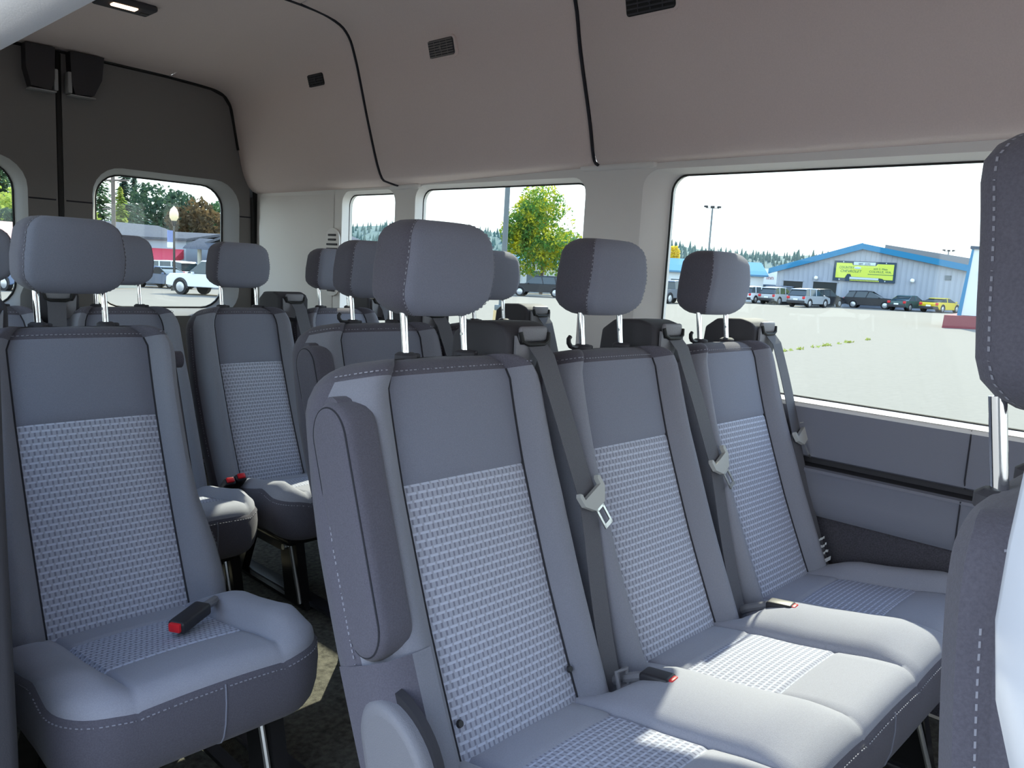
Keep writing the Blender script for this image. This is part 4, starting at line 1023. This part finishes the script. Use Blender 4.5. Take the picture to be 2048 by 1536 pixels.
r_, f_ = block('brick_house', 'red brick house with a grey hipped roof at the right of the back window', (28.5, 60.2), -62, 11, 9, 2.9, M_brick, M_greyshingle, 2.1, .7, False,
      ((2.0, 3.6, .7, 2.2, 'window', M_window_dark), (5.5, 7.5, .7, 2.2, 'window', M_window_dark)))
for u in (.2, 2.0):
    q = MB(); q.cyl(f_(u-.3, -.2, -1.0), f_(u-.3, 2.8, -1.0), .16, n=8); q.build('porch_post', M_beige, r_)
q = MB(); q.prism([(-1.8, 2.75), (.2, 2.75), (.2, 3.6), (-1.5, 3.0)], lambda p, s: f_(-1.0 + 12.5*s, p[1], p[0])); q.build('porch_roof', M_greyshingle, r_)
block('grey_house', 'pale house with a shallow grey gable behind the second headrest from the left', (25.2, 87.5), -62, 9.5, 9, 4.0, M_bluewall, M_greyshingle, 1.3, .6, False,
      ((3.2, 5.0, 1.0, 2.6, 'window', M_window_dark),))
block('cottage', 'cream cottage with a faded red gable roof in the left back window', (11.6, 56.0), -72, 6, 7, 1.9, M_beige, M_pinkroof, 1.6, .5, False,
      ((2.4, 3.6, .6, 1.7, 'window', M_window_dark),))

# --- poles and lamps
M_pole = mat('grey_pole', (.13, .155, .17), .5, metal=.2)
M_wood = mat('old_wood_pole', (.16, .13, .11), .9)
M_concrete = mat('yellow_concrete', (.65, .48, .25), .9)
def P3(x, y, dz): return Vector((x, y, gz(x, y) + dz))
lp = thing('light_pole', P3(22.0, 21.75, 0), 'thick grey light pole on a yellow base left of the yellow-green tree', 'pole')
m = MB(); m.cyl(P3(22.0, 21.75, .45), P3(22.0, 21.75, 9), .115, .09, n=14); m.build('shaft', M_pole, lp)
m = MB(); m.cyl(P3(22.0, 21.75, 0), P3(22.0, 21.75, .42), .32, .30, n=16); m.build('base', M_concrete, lp)
m = MB(); m.box(P3(22.0, 21.75, .52), (.40, .40, .22), bevel=.03); m.build('base_cover', M_pole, lp)
m = MB(); m.cyl(P3(22.0, 21.75, 8.9) + Vector((-.9, 0, 0)), P3(22.0, 21.75, 8.9) + Vector((.9, 0, 0)), .06, n=8); m.build('arm', M_pole, lp)
def flood(x, y, h, label):
    root = thing('light_pole', P3(x, y, 0), label, 'pole')
    q = MB(); q.cyl(P3(x, y, 0), P3(x, y, h), .17, .11, n=10); q.build('shaft', M_pole, root)
    d = Vector((.69, -.72, 0))
    q = MB(); q.cyl(P3(x, y, h) - d*.9, P3(x, y, h) + d*.9, .05, n=6); q.build('crossbar', M_pole, root)
    for k in (-.9, 0, .9):
        q = MB(); q.box(P3(x, y, h + .18) + d*k, (.45, .45, .26), bevel=.05); q.build('floodlight', M_lower, root)
flood(99.0, 58.2, 12.0, 'tall thin floodlight pole above the third headrest')
flood(165, 46.5, 9.5, 'small far floodlight pole beyond the roof of the metal hall')
flood(60.5, 75.0, 5.6, 'short thin pole between the two small side windows and the tree')
up = thing('utility_pole', P3(27.0, 75.5, 0), 'dark wooden utility pole in the right back window', 'pole')
m = MB(); m.cyl(P3(27.0, 75.5, 0), P3(27.0, 75.5, 12.5), .20, .15, n=10); m.build('shaft', M_wood, up)
m = MB(); m.cyl(P3(26.2, 77.0, 8.6), P3(27.8, 74.0, 8.6), .08, n=6); m.build('crossarm', M_wood, up)
m = MB(); m.cyl(P3(26.5, 76.6, 6.1), P3(27.0, 75.5, 6.2), .07, n=6); m.build('crossarm', M_wood, up)
sl = thing('street_lamp', P3(21.0, 49.0, 0), 'black street lamp with a cream acorn globe and a hanging banner', 'lamp')
bx, by = 21.0, 49.0
m = MB(); m.cyl(P3(bx, by, 0), P3(bx, by, .5), .20, .12, n=12); m.cyl(P3(bx, by, .5), P3(bx, by, 3.95), .075, .06, n=10); m.build('post', M_gloss, sl)
m = MB(); m.cyl(P3(bx, by, 3.9), P3(bx, by, 4.2), .10, .16, n=12); m.build('collar', M_gloss, sl)
m = MB(); prof_ = [(.14, 4.2), (.25, 4.4), (.26, 4.65), (.18, 4.9), (.06, 5.02), (.01, 5.1)]
m.grid([[P3(bx, by, z) + Vector((math.cos(t)*r, math.sin(t)*r, 0)) for t in lin(0, 2*PI, 15)[:-1]] for r, z in prof_], closed=True); m.build('globe', mat('acorn_globe', (.85, .72, .45), .4), sl)
dd = Vector((-.25, .97, 0))
m = MB(); m.box(P3(bx, by, 3.15) + dd*.32, (.46, .46, .95), bevel=.02, rot=Matrix.Rotation(.3, 3, 'Z') @ Matrix.Diagonal((1, .07, 1))); m.build('banner', mat('banner_blue', (.22, .28, .55), .8), sl)
m = MB(); m.box(P3(bx, by, 2.75) + dd*.32, (.47, .52, .34), bevel=.02, rot=Matrix.Rotation(.3, 3, 'Z') @ Matrix.Diagonal((1, .08, 1))); m.build('banner_foot', M_white, sl)

# --- trees
def leafmat(name, a, b):
    m_, t, bs = newmat(name); g = t.nodes.new('ShaderNodeTexCoord'); n = t.nodes.new('ShaderNodeTexNoise'); n.inputs['Scale'].default_value = 0.9
    r = t.nodes.new('ShaderNodeValToRGB'); r.color_ramp.elements[0].position = .44; r.color_ramp.elements[1].position = .66
    r.color_ramp.elements[0].color = (*a, 1); r.color_ramp.elements[1].color = (*b, 1)
    t.links.new(g.outputs['Object'], n.inputs['Vector']); t.links.new(n.outputs['Fac'], r.inputs[0]); t.links.new(r.outputs[0], bs.inputs['Base Color']); bs.inputs['Roughness'].default_value = .8
    bs.inputs['Specular IOR Level'].default_value = .2
    tr = t.nodes.new('ShaderNodeBsdfTranslucent'); mx = t.nodes.new('ShaderNodeMixShader'); mx.inputs[0].default_value = .45
    t.links.new(r.outputs[0], tr.inputs[0]); t.links.new(bs.outputs[0], mx.inputs[1]); t.links.new(tr.outputs[0], mx.inputs[2]); t.links.new(mx.outputs[0], t.nodes['Material Output'].inputs[0])
    return m_
M_bark = mat('bark', (.13, .10, .08), .9)
L_main = leafmat('leaves_turning', (.10, .24, .05), (.62, .56, .03)); L_dark = leafmat('leaves_dark', (.035, .075, .05), (.07, .12, .06))
L_brown = leafmat('leaves_bronze', (.09, .07, .04), (.17, .11, .05)); L_mid = leafmat('leaves_mid', (.05, .12, .06), (.14, .22, .08))
L_lime = leafmat('leaves_lime', (.30, .40, .08), (.50, .52, .12)); L_con = leafmat('needles', (.05, .10, .075), (.10, .17, .11)); L_yel = leafmat('leaves_yellow', (.70, .55, .05), (.80, .65, .1))
def leaves(m_, c, rad, n, size, rnd):
    for _ in range(n):
        while True:
            p = Vector((rnd.uniform(-1, 1), rnd.uniform(-1, 1), rnd.uniform(-1, 1)))
            if .25 < p.length < 1: break
        p = p.normalized()*p.length**.45
        q = Vector((c[0] + p.x*rad[0], c[1] + p.y*rad[1], c[2] + p.z*rad[2]))
        a = Vector((rnd.gauss(0, 1), rnd.gauss(0, 1), rnd.gauss(0, 1))).normalized(); b = a.orthogonal().normalized(); s = size*rnd.uniform(.6, 1.3)
        b = Matrix.Rotation(rnd.uniform(0, 6.28), 3, a) @ b; c2 = a.cross(b)
        m_.add([q - b*s, q + c2*s*.5, q + b*s, q - c2*s*.5], [(0, 1, 2, 3)])
def tree(name, label, x, y, h, r, lm, seed, blobs=9, n=260, size=.22, trunk=.25, tr=.16, group=None, flat=1.0):
    rnd = random.Random(seed); z0 = gz(x, y); root = thing(name, (x, y, z0), label, 'tree', group)
    q = MB(); q.tube([(x, y, z0 - .3), (x + .05, y, z0 + h*.3), (x, y + .05, z0 + h*.55), (x + .1, y, z0 + h*.8)], [tr, tr*.8, tr*.55, tr*.2], 8)
    for k in range(7):
        a = rnd.uniform(0, 6.28); zz = h*rnd.uniform(.35, .6)
        q.tube([(x, y, z0 + zz), (x + math.cos(a)*r*.4, y + math.sin(a)*r*.4, z0 + zz + h*.12), (x + math.cos(a)*r*.75, y + math.sin(a)*r*.75, z0 + zz + h*.2)], [tr*.4, tr*.25, tr*.08], 5)
    q.build('trunk', M_bark, root)
    q = MB(); ch = h*(1-trunk)
    leaves(q, (x, y, z0 + h*trunk + ch*.52), (r*.75, r*.75, ch*.48), n*2, size, rnd)
    for k in range(blobs):
        a = rnd.uniform(0, 6.28); v = rnd.uniform(.12, .88); rr = r*math.sin(PI*min(.95, v*.8 + .17))*rnd.uniform(.45, .8)
        leaves(q, (x + math.cos(a)*rr, y + math.sin(a)*rr, z0 + h*trunk + ch*v), (r*.34, r*.34, ch*.17), n, size, rnd)
    q.build('foliage', lm, root, kind='stuff', fixn=False)
def conifer(label, x, y, h, r, lm, seed, n=2300, size=.8, name='conifer', group=None):
    rnd = random.Random(seed); z0 = gz(x, y); root = thing(name, (x, y, z0), label, 'tree', group)
    q = MB(); q.cyl((x, y, z0 - .3), (x, y, z0 + h*.97), .22, .04, n=7); q.build('trunk', M_bark, root)
    q = MB()
    for _ in range(n):
        v = rnd.random()**1.25*.97 + .03; a = rnd.uniform(0, 6.28); rr = r*(1-v)**.8*rnd.uniform(.15, 1.0)*(0.8 + .35*math.sin(v*40 + a*2)) + .05
        p = Vector((x + math.cos(a)*rr, y + math.sin(a)*rr, z0 + h*(.08 + .92*v))); d = Vector((math.cos(a), math.sin(a), -.35)); s = size*rnd.uniform(.6, 1.2)*(1.2 - .7*v)
        t = Vector((-math.sin(a), math.cos(a), rnd.uniform(-.4, .4)))
        q.add([p - d*s*.5, p + t*s*.35, p + d*s*.7, p - t*s*.35], [(0, 1, 2, 3)])
    q.build('foliage', lm, root, kind='stuff', fixn=False)
tree('broadleaf_tree', 'bushy yellow and green tree in the second side window', 59.7, 53.6, 10.5, 4.19, L_main, 11, 38, 330, .18, .17, .18)
tree('broadleaf_tree', 'dark round tree behind the street lamp and red awning', 38.7, 93.5, 10.4, 5.2, L_dark, 12, 16, 240, .30, .12)
tree('broadleaf_tree', 'bronze leaved tree right of the street lamp globe', 34.7, 75.6, 7.9, 2.98, L_brown, 13, 14, 220, .28, .12)
tree('broadleaf_tree', 'green tree at the right corner of the back window', 52.5, 107.0, 10.0, 4.3, L_mid, 14, 14, 220, .28, .12)
tree('broadleaf_tree', 'low lime green tree at the left edge of the right back window', 29.4, 95.0, 8.2, 3.4, L_lime, 15, 12, 220, .26, .10)
tree('broadleaf_tree', 'yellow-topped bushy tree in the left back window', 19.8, 82.0, 8.5, 4.2, L_lime, 16, 12, 220, .26, .05)
tree('broadleaf_tree', 'dark green tree behind the cottage in the left back window', 15.8, 64.0, 4.8, 3.0, L_dark, 17, 12, 220, .26, .05)
tree('broadleaf_tree', 'small yellow tree above the light blue roof', 113, 72.8, 7.6, 1.6, L_yel, 18, 6, 120, .3, .3)
tree('broadleaf_tree', 'small yellow tree beside the beige shop', 96, 50.8, 3.9, 1.2, L_yel, 19, 6, 120, .25, .2)
conifer('tall green conifer left of the utility pole', 40.4, 118, 16.5, 4.2, L_mid, 21)
conifer('tall ragged conifer just right of the utility pole', 39.6, 107, 13.8, 2.8, L_con, 22)
conifer('slender conifer second right of the utility pole', 49.4, 129.5, 15.0, 3.1, L_con, 23)
conifer('narrow pale conifer between the utility pole and the dark tree', 35.8, 98, 10.0, 1.7, L_lime, 24, 1500)
conifer('feathery conifer nearest the dark round tree', 54.5, 139, 14.5, 3.4, L_con, 25)
conifer('tall dark conifer in the left back window', 25.6, 105, 15.5, 4.5, L_mid, 26)
conifer('grey-green conifer at the frame edge of the left back window', 32.5, 130.5, 20.0, 5.4, L_con, 27)
# --- far wooded ridge
M_ridge = mat('ridge_haze_green', (.065, .12, .115), .95, noise=.12, nscale=.05)  # distance haze is mixed into this blue-green
M_ridgetree = mat('ridge_trees_haze', (.05, .10, .09), .95, noise=.25, nscale=.02)  # tree colour carries the same painted-in haze
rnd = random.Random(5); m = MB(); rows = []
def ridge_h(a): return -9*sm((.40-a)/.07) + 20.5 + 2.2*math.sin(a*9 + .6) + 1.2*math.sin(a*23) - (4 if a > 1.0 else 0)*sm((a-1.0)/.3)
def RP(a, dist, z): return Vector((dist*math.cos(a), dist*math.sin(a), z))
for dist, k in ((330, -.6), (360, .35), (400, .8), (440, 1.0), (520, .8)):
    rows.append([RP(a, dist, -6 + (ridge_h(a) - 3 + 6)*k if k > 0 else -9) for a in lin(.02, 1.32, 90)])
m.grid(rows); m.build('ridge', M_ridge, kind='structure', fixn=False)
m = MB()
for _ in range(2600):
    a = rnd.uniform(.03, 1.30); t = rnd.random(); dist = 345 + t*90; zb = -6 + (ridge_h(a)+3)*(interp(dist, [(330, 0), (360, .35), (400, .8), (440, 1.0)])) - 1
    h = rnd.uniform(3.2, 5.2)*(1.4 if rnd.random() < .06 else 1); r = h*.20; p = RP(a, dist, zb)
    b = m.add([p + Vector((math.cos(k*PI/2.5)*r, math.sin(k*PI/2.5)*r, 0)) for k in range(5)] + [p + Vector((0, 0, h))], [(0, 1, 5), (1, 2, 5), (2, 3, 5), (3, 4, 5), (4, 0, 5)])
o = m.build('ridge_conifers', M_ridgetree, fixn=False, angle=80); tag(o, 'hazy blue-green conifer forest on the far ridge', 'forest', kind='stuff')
# --- weeds in the asphalt crack
M_weed = mat('weed', (.42, .45, .10), .9)
m = MB(); rnd = random.Random(9)
for k in range(340):
    t = rnd.random(); x = 21.0 + t*9.0 + rnd.gauss(0, .05); y = 9.80 + t*.85 + rnd.gauss(0, .04)
    if (math.sin(t*21) + math.sin(t*47)) < .25: continue
    p = P3(x, y, 0); a = rnd.uniform(0, 6.28); d = Vector((math.cos(a), math.sin(a), 0))*.03; q_ = Vector((rnd.gauss(0, .04), rnd.gauss(0, .04), rnd.uniform(.03, .09)))
    m.add([p - d, p + d, p + q_ + d*.3, p + q_ - d*.3], [(0, 1, 2, 3)])
o = m.build('weeds', M_weed, fixn=False); tag(o, 'thin line of weeds along a crack in the asphalt', 'weeds', kind='stuff')
